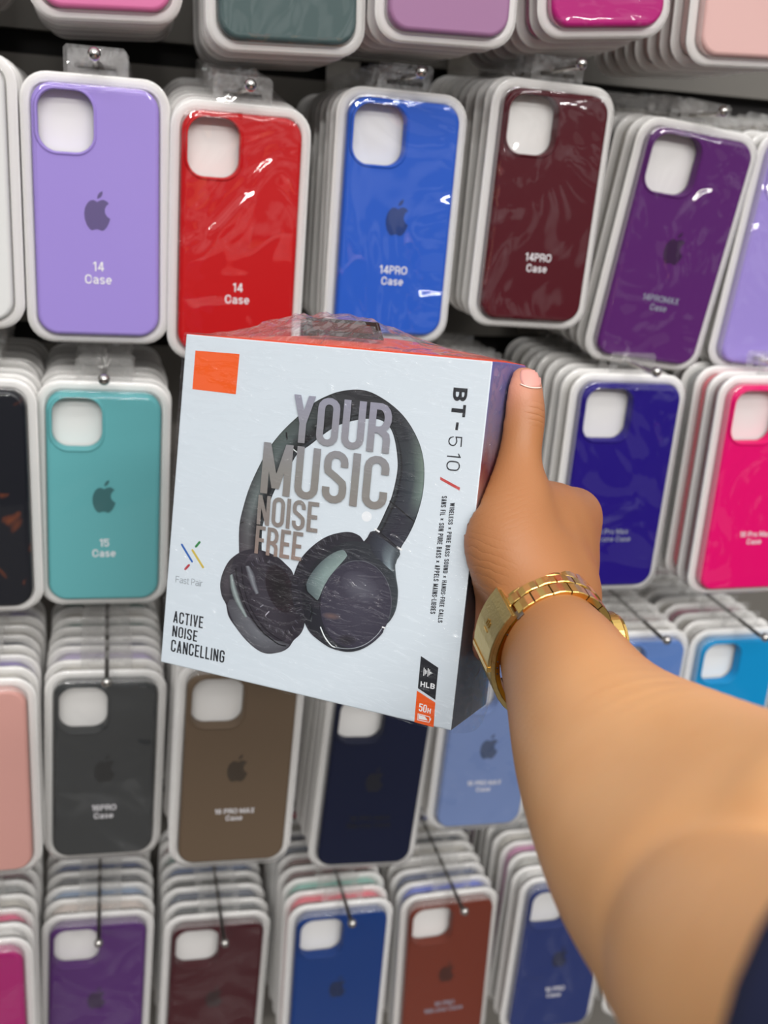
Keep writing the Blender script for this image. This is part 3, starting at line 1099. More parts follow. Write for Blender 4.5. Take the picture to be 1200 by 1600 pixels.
BAND = [((50, 1030), (178, 1030)), ((50, 850), (180, 870)), ((75, 730), (200, 780)), ((110, 620), (235, 680)), ((160, 510), (285, 575)), ((220, 400), (345, 490)), ((300, 300), (385, 430)), ((390, 215), (450, 385)),
        ((480, 140), (520, 330)), ((570, 95), (590, 283)), ((640, 75), (650, 258)), ((720, 68), (725, 240)), ((790, 80), (790, 234)), ((860, 115), (850, 240)), ((930, 165), (895, 270)), ((990, 225), (920, 310)),
        ((1040, 300), (937, 370)), ((1080, 390), (947, 440)), ((1100, 490), (950, 510)), ((1100, 600), (938, 590)), ((1085, 700), (915, 680)), ((1050, 815), (890, 740)), ((1010, 900), (835, 855)), ((965, 975), (795, 890)), ((940, 1060), (755, 935))]


def dense(pairs, k=4):
    A = smoothp([p[0] for p in pairs], k, False)
    B_ = smoothp([p[1] for p in pairs], k, False)
    return list(zip(A, B_))


def bandcol(s):
    kl = [(0.0, (58, 52, 58), (70, 66, 70), (24, 20, 26)), (0.10, (52, 55, 57), (88, 96, 96), (16, 16, 20)), (0.24, (62, 72, 70), (66, 76, 76), (12, 13, 16)), (0.36, (26, 28, 30), (36, 40, 42), (14, 14, 16)),
          (0.45, (40, 40, 44), (34, 34, 38), (48, 50, 54)), (0.55, (28, 28, 32), (30, 32, 34), (20, 20, 24)), (0.66, (52, 56, 60), (30, 32, 38), (34, 38, 42)), (0.74, (92, 106, 98), (52, 60, 62), (30, 34, 40)),
          (0.82, (96, 112, 106), (44, 50, 56), (26, 28, 36)), (0.885, (30, 32, 40), (32, 32, 42), (30, 32, 40)), (1.0, (60, 62, 72), (34, 34, 44), (26, 26, 34))]
    for q0, q1 in zip(kl, kl[1:]):
        if s <= q1[0]:
            t_ = (s - q0[0]) / (q1[0] - q0[0])
            o_, m_, i_ = (lerp(q0[j], q1[j], t_) for j in (1, 2, 3))
            break
    return [(0, (14, 15, 18)), (0.04, o_), (0.4, m_), (0.72, lerp(m_, i_, 0.8)), (0.8, i_), (0.84, (10, 10, 13)), (0.92, (40, 44, 48)), (1, (16, 17, 20))]


strip(dense(BAND), 1, z1, bandcol)


def line(pts, wd, lay, zf, col, c2=None):
    for q in ribbon([np.array(p) for p in pts], wd):
        PF.append(tuple(pv(zf(*p), lay, col) for p in q))


line([(905, 700), (1045, 818)], 7, 2, z1, (8, 8, 10))
line([(820, 858), (848, 878)], 9, 2, z1, (215, 225, 232))
line([(848, 878), (955, 968)], 5, 2, z1, (8, 8, 10))
line([(945, 962), (975, 980)], 10, 2, z1, (215, 225, 232))
line([(318, 310), (322, 352)], 9, 2, z1, (10, 10, 12))
line([(55, 828), (75, 820)], 5, 2, z1, (18, 18, 20))
line([(330, 385), (380, 425)], 6, 2, z1, (200, 208, 214))
# left cup
LC = smoothp([(175, 205), (110, 255), (70, 330), (55, 400), (65, 470), (90, 520), (105, 590), (150, 660), (210, 735), (280, 795), (340, 818), (420, 808), (470, 780), (500, 737), (540, 700), (563, 650), (563, 590), (540, 540),
              (520, 450), (495, 330), (450, 275), (400, 232), (330, 200), (250, 185)])
fan(LC, 3, z2, (42, 39, 46), lambda s: (40, 37, 44))
fan(smoothp([(140, 232), (95, 285), (66, 350), (58, 410), (68, 470), (92, 508), (115, 470), (118, 400), (118, 320)]), 4, z2, (62, 58, 64), lambda s: (44, 42, 46))
fan(smoothp([(100, 530), (150, 655), (215, 735), (285, 792), (345, 814), (420, 804), (465, 776), (470, 760), (400, 745), (320, 700), (250, 620), (190, 550), (130, 490)]), 4, z2, (92, 94, 100), lambda s: (62, 62, 68))
strip(dense([((112, 345), (132, 335)), ((118, 420), (150, 400)), ((140, 490), (172, 470)), ((170, 545), (195, 530)), ((205, 600), (222, 590))]), 5, z2, lambda s: [(0, (60, 64, 66)), (0.5, (130, 142, 142)), (1, (46, 46, 50))])
fan(ell(375, 470, 150, 290, -0.42), 5, z2, (40, 36, 44), lambda s: (52, 48, 56) if 0.25 < s < 0.8 else (34, 31, 38))
fan(ell(330, 500, 95, 265, -0.42), 6, z2, (50, 47, 55), lambda s: (38, 35, 42))
for q in range(44):
    a_ = 2 * PI * q / 44
    cr_, sr = math.cos(-0.42), math.sin(-0.42)

    def pe(f_, a_=a_):
        return (375 + 150 * f_ * math.cos(a_) * cr_ - 290 * f_ * math.sin(a_) * sr, 470 + 150 * f_ * math.cos(a_) * sr + 290 * f_ * math.sin(a_) * cr_)
    line([pe(0.86), pe(0.77)], 4, 7, z2, (72, 70, 80) if q % 2 else (24, 22, 28))
strip(dense([((208, 290), (232, 285)), ((222, 345), (262, 335)), ((240, 400), (275, 390)), ((270, 460), (292, 450))]), 8, z2, lambda s: [(0, (52, 50, 58)), (0.5, (108, 112, 118)), (1, (50, 48, 56))])
fan(ell(418, 425, 78, 150, -0.33), 8, z2, (22, 20, 22), lambda s: (30, 24, 30))
line(smoothp([(150, 300), (165, 400), (215, 540), (300, 670), (400, 755), (455, 770)], 4, False), 6, 8, z2, (16, 15, 19))
line(smoothp([(185, 290), (200, 420), (250, 560), (340, 680), (440, 745)], 4, False), 5, 8, z2, (20, 18, 24))
line([(330, 585), (352, 562)], 6, 9, z2, (150, 150, 160))
line([(298, 535), (318, 522)], 5, 9, z2, (110, 110, 120))
# right cup: pad, shell, disc
RC = smoothp([(505, 330), (540, 250), (600, 180), (680, 120), (760, 90), (840, 82), (900, 105), (935, 140), (985, 75), (1140, 192), (1116, 270), (1120, 350), (1132, 440), (1122, 540), (1090, 610), (1042, 660), (1040, 690), (980, 750), (900, 795),
              (820, 806), (730, 785), (660, 742), (600, 690), (560, 620), (515, 560), (492, 480), (488, 400)])
fan(RC, 10, z2, (34, 33, 42), lambda s: (30, 29, 36) if not 0.33 < s < 0.5 else (58, 66, 70))
for q in range(36):
    a_ = math.radians(95 + q * 3.6)
    dx, dy = math.cos(a_), -math.sin(a_)
    rr_ = [((p[0] - 815) * dx + (p[1] - 450) * dy) / math.hypot(p[0] - 815, p[1] - 450) for p in RC]
    p_o = RC[int(np.argmax(rr_))]
    line([lerp(p_o, (815, 450), 0.01), lerp(p_o, (815, 450), 0.11)], 5, 11, z2, (60, 58, 66) if q % 2 else (22, 21, 26))
SH = smoothp([(552, 480), (560, 400), (595, 315), (660, 235), (740, 175), (830, 140), (930, 145), (1010, 190), (1080, 260), (1112, 350), (1128, 440), (1116, 540), (1085, 612), (1044, 660), (1036, 692), (975, 748), (900, 792), (820, 802),
              (732, 782), (662, 738), (610, 680), (570, 600)])
fan(SH, 12, z2, (36, 36, 46), lambda s: lerp((44, 50, 54), (22, 22, 28), abs(2 * s - 1)))
fan(smoothp([(576, 405), (600, 345), (660, 270), (730, 215), (795, 190), (822, 215), (815, 240), (745, 320), (690, 400), (655, 480), (640, 492), (610, 465), (582, 435)]), 13, z2, (112, 130, 128), lambda s: lerp((118, 136, 132), (62, 72, 76), min(1, abs(2 * s - 1) * 1.2)))
line(smoothp([(576, 405), (582, 440), (612, 470), (640, 496), (650, 500)], 4, False), 7, 14, z2, (14, 14, 18))
strip(dense([((985, 80), (1138, 196)), ((960, 140), (1112, 260)), ((980, 215), (1108, 330))]), 13, z2, lambda s: [(0, (28, 30, 38)), (0.45, (44, 48, 58)), (0.8, lerp((70, 78, 84), (120, 134, 140), s)), (1, (52, 58, 64))])
DS = ell(878, 520, 214, 266, 0.12)
fan(DS, 14, z2, (56, 54, 66), lambda s: (44, 42, 54))
fan(ell(905, 420, 130, 90, 0.6), 15, z2, (78, 78, 88), lambda s: (52, 50, 62))
fan(ell(730, 590, 60, 22, 0.15), 15, z2, (92, 74, 72), lambda s: (55, 52, 63))
fan(ell(820, 735, 60, 34, 0.1), 15, z2, (30, 28, 34), lambda s: (46, 44, 54))
line([p for p in DS[30:] + DS[:3]], 4, 15, z2, (70, 72, 80))
line(smoothp([(664, 655), (690, 715), (728, 765), (752, 778)], 4, False), 7, 16, z2, (200, 208, 212))
line(smoothp([(752, 778), (830, 787), (900, 775), (960, 745), (1010, 700), (1035, 665)], 4, False), 4, 16, z2, (140, 146, 152))
line([(1036, 655), (1056, 662)], 9, 16, z2, (225, 232, 238))
for q in range(3):
    line(smoothp([(575, 520 + q * 2), (600, 525), (612, 560 + q * 8), (606, 600 + q * 12)], 3, False), 6, 15, z2, (14 + q * 24, 14 + q * 26, 18 + q * 26))
line([(600, 560), (640, 580)], 5, 15, z2, (52, 56, 60))
me = D.meshes.new('headphone_picture')
me.from_pydata(PV, [], PF)
ca = me.color_attributes.new('ink', 'FLOAT_COLOR', 'POINT')
for i, c in enumerate(PC_):
    ca.data[i].color = c
me.update()
pic = obj('headphone_picture', me, M_pic, box)
for_normals(pic)
pic['label'] = 'printed picture of black on-ear headphones'

# --- lettering on the box ------------------------------------------
M_foil, n, out = newmat('silver_foil')
b = n.nodes.new('ShaderNodeBsdfPrincipled')
b.inputs['Metallic'].default_value = 0.5
b.inputs['Roughness'].default_value = 0.34
t = n.nodes.new('ShaderNodeTexCoord')
sx = n.nodes.new('ShaderNodeSeparateXYZ')
n.links.new(t.outputs['Object'], sx.inputs[0])
mg = n.nodes.new('ShaderNodeMapRange')
mg.inputs['From Min'].default_value = -0.03
mg.inputs['From Max'].default_value = 0.06
n.links.new(sx.outputs['Z'], mg.inputs['Value'])
cr = n.nodes.new('ShaderNodeValToRGB')
cr.color_ramp.elements[0].color = (*s2l((196, 164, 150)), 1)
cr.color_ramp.elements[1].color = (*s2l((178, 178, 196)), 1)
for pos, c in ((0.25, (168, 156, 150)), (0.6, (166, 164, 160))):
    el = cr.color_ramp.elements.new(pos)
    el.color = (*s2l(c), 1)
n.links.new(mg.outputs[0], cr.inputs[0])
n.links.new(cr.outputs[0], b.inputs['Base Color'])
n.links.new(b.outputs[0], out.inputs[0])
M_ink = S(34, 36, 42, name='black_ink', rough=0.4)
M_ink2 = S(120, 128, 136, name='grey_ink', rough=0.4)
M_or = S(238, 92, 22, name='orange_ink', rough=0.4)
M_red = S(190, 72, 70, name='red_ink', rough=0.4)
M_wh = S(240, 242, 244, name='white_ink', rough=0.4)
caps('slogan_lettering', [('YOUR', (455, 690), (608.5, 709), (461, 616), 0.43, 0.135, 0.065, 0), ('MUSIC', (407.5, 769.6), (603.5, 798), (414.5, 690.4), 0.44, 0.135, 0.075, 0),
                          ('NOISE', (402, 818.8), (496.7, 832.5), (405.6, 772.9), 0.46, 0.135, 0.075, 0), ('FREE', (398.5, 864), (471.4, 876.5), (401.5, 820.5), 0.44, 0.135, 0.08, 0)], M_foil, 19, 'silver foil slogan lettering')
caps('feature_lettering', [('ACTIVE', (270.5, 972.3), (316.7, 982), (272.8, 954.4), 0.40, 0.12, 0.1, 0), ('NOISE', (268.8, 993.8), (307.6, 1003), (271, 977), 0.40, 0.12, 0.1, 0), ('CANCELLING', (266.8, 1017.5), (350.2, 1036), (269.4, 999), 0.40, 0.12, 0.1, 0)], M_ink, 2)
caps('model_lettering', [('BT', (708.9, 605.3), (704.6, 650), (731, 607.7), 0.66, 0.2, 0.16, 0), ('-', (704.2, 658), (702.2, 670), (726, 660), 0.4, 0.19, 0, 0), ('510', (701.2, 681), (697, 734.5), (722.5, 683), 0.66, 0.085, 0.24, 0)], M_ink, 2)
flat_poly('red_slash', [[(688, 745), (719, 762), (718, 766.5), (687.6, 749.5)]], M_red, 2)
caps('caption_lettering', [('WIRELESS x PURE BASS SOUND x HANDS-FREE CALLS', (703.6, 785.6), (684.2, 972.7), (710.8, 786.4), 0.44, 0.16, 0.11, -0.12), ('SANS FIL x SON PURE BASS x APPELS MAINS-LIBRES', (690.6, 775), (672.3, 959), (698.6, 776), 0.44, 0.16, 0.11, -0.12)], M_ink, 2)
flat_poly('orange_square', [[(305.5, 547.7), (374.4, 553.2), (368.6, 616), (300.7, 608)]], M_or, 2)
z7 = lambda x, y: (620 + x / 6.667, 1010 + y / 6.667)
z8 = lambda x, y: (240 + x / 7.275, 830 + y / 7.275)
bdg = flat_poly('black_badge', [[z7(252, 100), z7(433, 222), z7(402, 558), z7(220, 435)]], M_ink, 2)
obg = flat_poly('battery_badge', [[z7(210, 460), z7(402, 585), z7(383, 842), z7(183, 788)]], M_or, 2)


def bar(p, q, wd, rnd=False):
    return ribbon([np.array(p), np.array(q)], wd)[0]


wave = [bar(z7(286, 222), z7(281, 305), 1.2), bar(z7(300, 238), z7(296, 292), 1.1), bar(z7(313, 250), z7(310, 283), 1.0), bar(z7(329, 228), z7(324, 312), 1.2), bar(z7(343, 240), z7(339, 300), 1.1), bar(z7(340, 272), z7(374, 279), 0.9), bar(z7(356, 262), z7(354, 290), 0.9)]
flat_poly('waveform_mark', wave, M_wh, 3)
caps('badge_lettering', [('HLB', z7(246, 418), z7(395, 447), z7(251, 362), 0.78, 0.2, 0.16, 0), ('50', z7(228, 672), z7(308, 692), z7(234, 590), 0.42, 0.13, 0.08, 0), ('H', z7(316, 692), z7(352, 701), z7(319, 640), 0.66, 0.2, 0.1, 0)], M_wh, 3)
batt = [bar(z7(218, 700), z7(346, 735), 1.1), bar(z7(218, 765), z7(340, 790), 1.1), bar(z7(222, 698), z7(219, 768), 1.1), bar(z7(346, 733), z7(341, 790), 1.1), bar(z7(354, 748), z7(351, 772), 1.4), [z7(230, 712), z7(292, 728), z7(325, 772), z7(228, 755)]]
flat_poly('battery_mark', batt, M_wh, 3)


def capbar(p, q, wd):
    p, q = np.array(p, float), np.array(q, float)
    d = (q - p) / np.linalg.norm(q - p)
    nn = np.array([-d[1], d[0]])
    r = wd / 2
    o_ = []
    for i in range(9):
        a_ = math.radians(90 + 180 * i / 8)
        o_.append(tuple(p + d * math.cos(a_) * r + nn * math.sin(a_) * r))
    for i in range(9):
        a_ = math.radians(-90 + 180 * i / 8)
        o_.append(tuple(q + d * math.cos(a_) * r + nn * math.sin(a_) * r))
    return o_


for nm, p, q, wd, c in (('blue_bar', (322, 152), (438, 346), 3.0, (40, 95, 175)), ('yellow_bar', (442, 215), (563, 410), 3.2, (205, 180, 75)), ('green_bar', (483, 174), (522, 126), 3.6, (50, 130, 70)), ('red_bar', (362, 430), (402, 386), 3.6, (180, 62, 72))):
    flat_poly(nm, [capbar(z8(*p), z8(*q), wd)], S(*c, name=nm + '_ink', rough=0.4), 2)
me = sans(['Fast Pair'], 1.0, 0.075)
xs = [v.co.x for v in me.vertices]
a, b = bp(274.4, 909.8), bp(316.3, 916.9)
ex = (b - a) / np.linalg.norm(b - a)
ey = np.array([-ex[1], ex[0]])
H = (bp(274.6, 899.8) - a) @ ey
kx = np.linalg.norm(b - a) / (max(xs) - min(xs))
for v in me.vertices:
    q = a + ex * (v.co.x - min(xs)) * kx + ey * v.co.z * H
    v.co = (q[0], -LAY * 2 + v.co.y, q[1])
fp = obj('pairing_lettering', me, M_ink2, box)
for_normals(fp)
flat_poly('round_seal', [ell(573, 807, 8, 8, 0, 24)], S(236, 240, 244, name='clear_seal', rough=0.15), 2)

# hanger on the top flap: dark translucent plastic folded back
M_hang, n, out = newmat('dark_translucent_plastic')
b = n.nodes.new('ShaderNodeBsdfPrincipled')
b.inputs['Base Color'].default_value = (*s2l((40, 18, 14)), 1)
b.inputs['Roughness'].default_value = 0.12
b.inputs['Coat Weight'].default_value = 0.6
n.links.new(b.outputs[0], out.inputs[0])
bm = bmesh.new()
HP = [(-0.0215, 0.0105), (0.019, 0.0105), (0.0265, 0.0015), (-0.0150, 0.0015)]     # leaning trapezium, x and height
hr = [[bm.verts.new((x + dx, y + (z * 0.9), z)) for x, z in pts] for pts, y, dx in ((HP, 0.0, 0.0), (HP, 0.0022, 0.0))]
for i in range(4):
    bm.faces.new((hr[0][i], hr[0][(i + 1) % 4], hr[1][(i + 1) % 4], hr[1][i]))
bm.faces.new(hr[0][::-1])
bm.faces.new(hr[1])
bmesh.ops.translate(bm, verts=bm.verts, vec=(-0.004, 0.010, BH / 2 + 0.0040))
hg = bmobj('hanger', bm, M_hang, box)
bvh = hg.modifiers.new('edge', 'BEVEL')
bvh.width = 0.0009
bvh.segments = 3
# a lighter reddish window inside the hanger frame
bm = bmesh.new()
HQ = [(-0.0165, 0.0085), (0.016, 0.0085), (0.0205, 0.0042), (-0.0128, 0.0042)]
vs = [bm.verts.new((x - 0.004, 0.010 - 0.00025 + z * 0.9, BH / 2 + 0.0040 + z)) for x, z in HQ]
bm.faces.new(vs)
hw_ = bmobj('hanger_window', bm, mat('red_brown_plastic', s2l((84, 22, 12)), 0.1, coat=0.5), hg)

# shrink wrap: close to the faces, tented and crumpled over the top
M_wrap = film_mat('shrink_wrap', 85, 1.0, 0.0013, refl=1.3, flat_fresnel=True, aniso=(0.55, 1.0, 2.3), rough=0.13, warp=1.5)
q_ = M_wrap.node_tree                            # mostly taut: only sparse ridges stand up
nzn = [x for x in q_.nodes if x.type == 'TEX_NOISE'][0]
bmp = [x for x in q_.nodes if x.type == 'BUMP'][0]
rg = q_.nodes.new('ShaderNodeMapRange')
rg.interpolation_type = 'SMOOTHSTEP'
rg.inputs['From Min'].default_value = 0.47
rg.inputs['From Max'].default_value = 0.78
rg.inputs['To Max'].default_value = 1.5
nzn.inputs['Detail'].default_value = 3.0
q_.links.new(nzn.outputs['Fac'], rg.inputs['Value'])
q_.links.new(rg.outputs[0], bmp.inputs['Height'])
M_wrap2 = film_mat('crumpled_wrap', 60, 1.0, 0.004, refl=3.6, haze=0.06, rough=0.14, tint=(0.97, 0.93, 0.97))
rnd = random.Random(3)
bm = bmesh.new()
g_ = 0.0006
q = 0.5
fv = [[bm.verts.new((-BW / 2 - g_ + (BW + 2 * g_) * i / 16, -0.0012 - 0.0003 * math.sin(i * 1.7 + j * 2.3), -BH / 2 - g_ + (BH + 2 * g_) * j / 16)) for j in range(17)] for i in range(17)]
for i in range(16):
    for j in range(16):
        bm.faces.new((fv[i][j], fv[i + 1][j], fv[i + 1][j + 1], fv[i][j + 1]))
# right side sheet with bulging, slack lower corner
sv = []
for i in range(13):
    row = []
    for j in range(25):
        u, v = i / 12, j / 24
        bul = 0.0010 + 0.0035 * math.sin(PI * u) * max(0, 1 - v * 2.2) + 0.0006 * rnd.random()
        y = BD * u * (1.0 + 0.0)
        row.append(bm.verts.new((BW / 2 + bul, -0.001 + y, -BH / 2 - g_ + (BH + 2 * g_) * v - (0.004 * math.sin(PI * u) if j == 0 else 0))))
    sv.append(row)
for i in range(12):
    for j in range(24):
        bm.faces.new((sv[i][j], sv[i + 1][j], sv[i + 1][j + 1], sv[i][j + 1]))
# left side sheet
lv = [[bm.verts.new((-BW / 2 - 0.0008 - 0.0004 * rnd.random(), -0.001 + BD * i / 6, -BH / 2 - g_ + (BH + 2 * g_) * j / 12)) for j in range(13)] for i in range(7)]
for i in range(6):
    for j in range(12):
        bm.faces.new((lv[i][j], lv[i][j + 1], lv[i + 1][j + 1], lv[i + 1][j]))
wr = bmobj('shrink_wrap', bm, M_wrap, box, True)
bm = bmesh.new()
NU, NV = 60, 16
tv = []
for i in range(NU + 1):
    row = []
    for j in range(NV + 1):
        u, v = i / NU, j / NV
        x = -BW / 2 + BW * u
        tent = 0.0080 * math.exp(-((u - 0.44) / 0.26) ** 2) * min(1, v * 3.0) * (1 - max(0, v - 0.72) / 0.28 * 0.7)
        tent += 0.007 * math.exp(-((u - 0.24) / 0.13) ** 2) * min(1, v * 2.5) + 0.004 * math.exp(-((u - 0.5) / 0.2) ** 2) * min(1, v * 3)
        cr_ = (0.0016 * math.sin(u * 43 + v * 7) * math.sin(v * 13 + u * 21) + 0.0022 * (rnd.random() - 0.5)) * min(1, v * 4) * math.exp(-((u - 0.36) / 0.34) ** 2)
        z = BH / 2 + max(lid(u, v) + 0.0006, tent * math.sin(PI * min(1, max(0, u))) ** 0.5 + lid(u, v) * 0.6 + cr_ + 0.0006)
        row.append(bm.verts.new((x + 0.0015 * (rnd.random() - 0.5) * (0 < i < NU), -0.0008 + (BD + 0.0016) * v, z)))
    tv.append(row)
for i in range(NU):
    for j in range(NV):
        bm.faces.new((tv[i][j], tv[i + 1][j], tv[i + 1][j + 1], tv[i][j + 1]))
wt = bmobj('wrap_top', bm, M_wrap2, box)
wt['label'] = 'crumpled clear film bunched over the top flap'

# ------------------------------------------------------------------ the person: right arm and hand
# box planes in camera coordinates
bcam = BC @ RW.T
axr, axd, axb = RW @ bu, RW @ bv, RW @ bn_


def on_back(px, py, d):
    r = ray(px, py)
    z = ((bcam[1] @ axb) + BD + d) / (r @ axb)
    return r * z


def on_side(px, py, d):
    r = ray(px, py)
    z = ((bcam[1] @ axr) + d) / (r @ axr)
    return r * z


CH = []       # chains: dense (point, radius, flattening) samples, blend k, flat dir


def chain(pts, k=0.008, fd=None, n_=6):
    """pts: (camera point, radius[, flattening]) smoothed into one tapering limb"""
    P_ = np.array([list(p[0]) + [p[1], p[2] if len(p) > 2 else 1.0] for p in pts], float)
    out_ = []
    if len(P_) == 2:
        out_ = [P_[0] + (P_[1] - P_[0]) * q_ / n_ for q_ in range(n_ + 1)]
    else:
        Q = np.vstack([2 * P_[0] - P_[1], P_, 2 * P_[-1] - P_[-2]])
        for i in range(1, len(Q) - 2):
            for q_ in range(n_):
                s_ = q_ / n_
                out_.append(0.5 * (2 * Q[i] + (Q[i + 1] - Q[i - 1]) * s_ + (2 * Q[i - 1] - 5 * Q[i] + 4 * Q[i + 1] - Q[i + 2]) * s_ ** 2 + (3 * Q[i] - Q[i - 1] - 3 * Q[i + 1] + Q[i + 2]) * s_ ** 3))
        out_.append(P_[-1])
    CH.append((np.array(out_), k, None if fd is None else np.array(fd, float) / np.linalg.norm(fd)))


Wc = C(857, 1003, 0.470)
Ec = C(1140, 1440, 0.292)
fax = (C(1092, 1436, 0.292) - Wc)
fax /= np.linalg.norm(fax)
exu = np.array([1.0, 0, 0]) - fax[0] * fax
exu /= np.linalg.norm(exu)
exv = np.cross(fax, exu)
U2 = np.array([0.112, 0.093, 0.150])
# forearm, elbow and upper arm: one long limb
chain([(C(850, 930, 0.492), 0.0205, 0.74), (Wc, 0.0222, 0.76), (C(893, 1075, 0.440), 0.0275, 0.80), (C(950, 1190, 0.395), 0.0345, 0.9), (C(1040, 1330, 0.340), 0.0395, 1.0), (Ec, 0.0400, 1.0)], 0.006, exv, 10)
# muscle along the upper edge of the forearm
chain([(C(965, 1130, 0.42), 0.016), (C(1060, 1200, 0.365), 0.0285), (C(1180, 1285, 0.31), 0.0330), (C(1300, 1340, 0.27), 0.0330)], 0.016)
# upper arm below the crook of the elbow, running back to the shoulder beside the camera
chain([(C(1150, 1490, 0.288), 0.0360), (C(1203, 1550, 0.236), 0.0340), (C(1420, 1690, 0.19), 0.0385), (U2, 0.0425), ((0.140, 0.125, 0.0), 0.050)], 0.0045, None, 10)
# palm: metacarpals
K2 = C(896, 806, 0.552)
K3 = C(896, 850, 0.566)
K4 = C(886, 896, 0.566)
K5 = C(866, 938, 0.558)
chain([(C(862, 945, 0.487), 0.0185), (K2, 0.0118)], 0.010)
chain([(C(858, 955, 0.495), 0.0180), (K3, 0.0120)], 0.012)
chain([(C(850, 965, 0.505), 0.0170), (K4, 0.0112)], 0.012)
chain([(C(838, 980, 0.510), 0.0160), (K5, 0.0104)], 0.012)
# fill of the palm between metacarpals and the box
chain([(C(835, 870, 0.505), 0.022), (C(848, 930, 0.500), 0.0215)], 0.014)
chain([(C(862, 830, 0.523), 0.017), (C(862, 880, 0.53), 0.017)], 0.014)
# hypothenar heel seen left of the watch
chain([(C(790, 930, 0.508), 0.0175), (C(770, 992, 0.508), 0.0140)], 0.010)
chain([(C(785, 900, 0.50), 0.0155), (C(830, 960, 0.50), 0.018)], 0.010)
# thenar and thumb
T2 = C(803, 776, 0.4945)
T3 = C(811, 710, 0.4995)
T4 = C(816, 655, 0.502)
chain([(C(825, 920, 0.478), 0.0190), (C(796, 846, 0.4870), 0.0218), (T2, 0.0150), (T3, 0.0107), (T4, 0.0108), (C(815.5, 620, 0.5015), 0.0102), (C(818.5, 601, 0.5015), 0.0083)], 0.010)
# web to the index knuckle
chain([(C(808, 792, 0.496), 0.0135), (C(858, 795, 0.522), 0.0128), (K2, 0.0122)], 0.012)
chain([(C(840, 830, 0.510), 0.0155), (C(882, 822, 0.540), 0.0130)], 0.012)
# four fingers folded behind the box, each its own chain
for K, y, rr, ln in ((K2, 792, 0.0096, 1.0), (K3, 846, 0.0098, 1.06), (K4, 896, 0.0092, 1.0), (K5, 940, 0.0082, 0.84)):
    kx = 600 + F * K[0] / K[2]
    p1 = on_back(kx - 112 * ln, y - 2, rr + 0.0045)
    p2 = on_back(kx - 178 * ln, y - 6, rr * 0.92 + 0.0012)
    p3 = on_back(kx - 226 * ln, y - 4, rr * 0.8 + 0.0006)
    chain([(K, rr * 1.12), (p1, rr * 1.04), (p2, rr * 0.96), (p3, rr * 0.78)], 0.003)

# smooth-union distance field on a grid aligned with the forearm, meshed by surface nets
Bs = np.stack([exu, exv, fax], 1)            # columns
STEP = 0.00135
allp = np.concatenate([c[0] for c in CH])
pts_ = allp[:, :3] @ Bs
rad_ = allp[:, 3] / np.minimum(1, allp[:, 4])
lo = (pts_ - rad_[:, None]).min(0) - 0.006
hi = (pts_ + rad_[:, None]).max(0) + 0.006
dim = np.ceil((hi - lo) / STEP).astype(int) + 1
FD = np.full(dim, 0.02, np.float32)
axs = [(lo[i] + STEP * np.arange(dim[i])).astype(np.float32) for i in range(3)]


def window(A, B2, m_):
    i0 = np.maximum(((np.minimum(A, B2) - m_ - lo) / STEP).astype(int), 0)
    i1 = np.minimum(((np.maximum(A, B2) + m_ - lo) / STEP).astype(int) + 1, dim)
    return i0, i1


for S_, k, fd in CH:
    Q = S_[:, :3] @ Bs
    rm = (S_[:, 3] / np.minimum(1, S_[:, 4])).max() + 0.016
    c0, c1 = window(Q.min(0), Q.max(0), rm)
    TF = np.full(c1 - c0, 0.02, np.float32)
    for q0, q1, s0, s1 in zip(Q, Q[1:], S_, S_[1:]):
        ff = (s0[4] + s1[4]) / 2
        i0, i1 = window(q0, q1, max(s0[3], s1[3]) / min(1, ff) + 0.014)
        sl = tuple(slice(i0[j], i1[j]) for j in range(3))
        X, Y, Z = np.meshgrid(axs[0][sl[0]], axs[1][sl[1]], axs[2][sl[2]], indexing='ij', sparse=True)
        d = (q1 - q0).astype(np.float32)
        dd = float(d @ d) + 1e-12
        vx, vy, vz = X - np.float32(q0[0]), Y - np.float32(q0[1]), Z - np.float32(q0[2])
        t_ = np.clip((vx * d[0] + vy * d[1] + vz * d[2]) / dd, 0, 1)
        vx = vx - t_ * d[0]
        vy = vy - t_ * d[1]
        vz = vz - t_ * d[2]
        if fd is not None:
            f3 = (fd @ Bs).astype(np.float32)
            s_ = (vx * f3[0] + vy * f3[1] + vz * f3[2]) * np.float32(ff - 1)
            vx = vx + s_ * f3[0]
            vy = vy + s_ * f3[1]
            vz = vz + s_ * f3[2]
        ds = np.sqrt(vx * vx + vy * vy + vz * vz) - (np.float32(s0[3]) + np.float32(s1[3] - s0[3]) * t_)
        lsl = tuple(slice(i0[j] - c0[j], i1[j] - c0[j]) for j in range(3))
        TF[lsl] = np.minimum(TF[lsl], ds)
    sl = tuple(slice(c0[j], c1[j]) for j in range(3))
    old = FD[sl]
    h_ = np.clip(0.5 + 0.5 * (old - TF) / k, 0, 1)
    FD[sl] = old + (TF - old) * h_ - k * h_ * (1 - h_)

# press the flesh flat against the box: the hand may not enter the carton
X, Y, Z = np.meshgrid(*axs, indexing='ij', sparse=True)
sub = FD
bc0 = bcam[1] @ Bs                            # front top right corner
R_, B3, D3 = axr @ Bs, axb @ Bs, axd @ Bs
dr = (X - bc0[0]) * R_[0] + (Y - bc0[1]) * R_[1] + (Z - bc0[2]) * R_[2]
db = (X - bc0[0]) * B3[0] + (Y - bc0[1]) * B3[1] + (Z - bc0[2]) * B3[2]
dz_ = (X - bc0[0]) * D3[0] + (Y - bc0[1]) * D3[1] + (Z - bc0[2]) * D3[2]
inside = np.maximum(np.maximum(dr - 0.0014, np.maximum(-0.0016 - db, db - BD - 0.0006)), np.maximum(-0.0005 - dz_, dz_ - BH - 0.0005))
FD = np.maximum(FD, -inside).astype(np.float32)

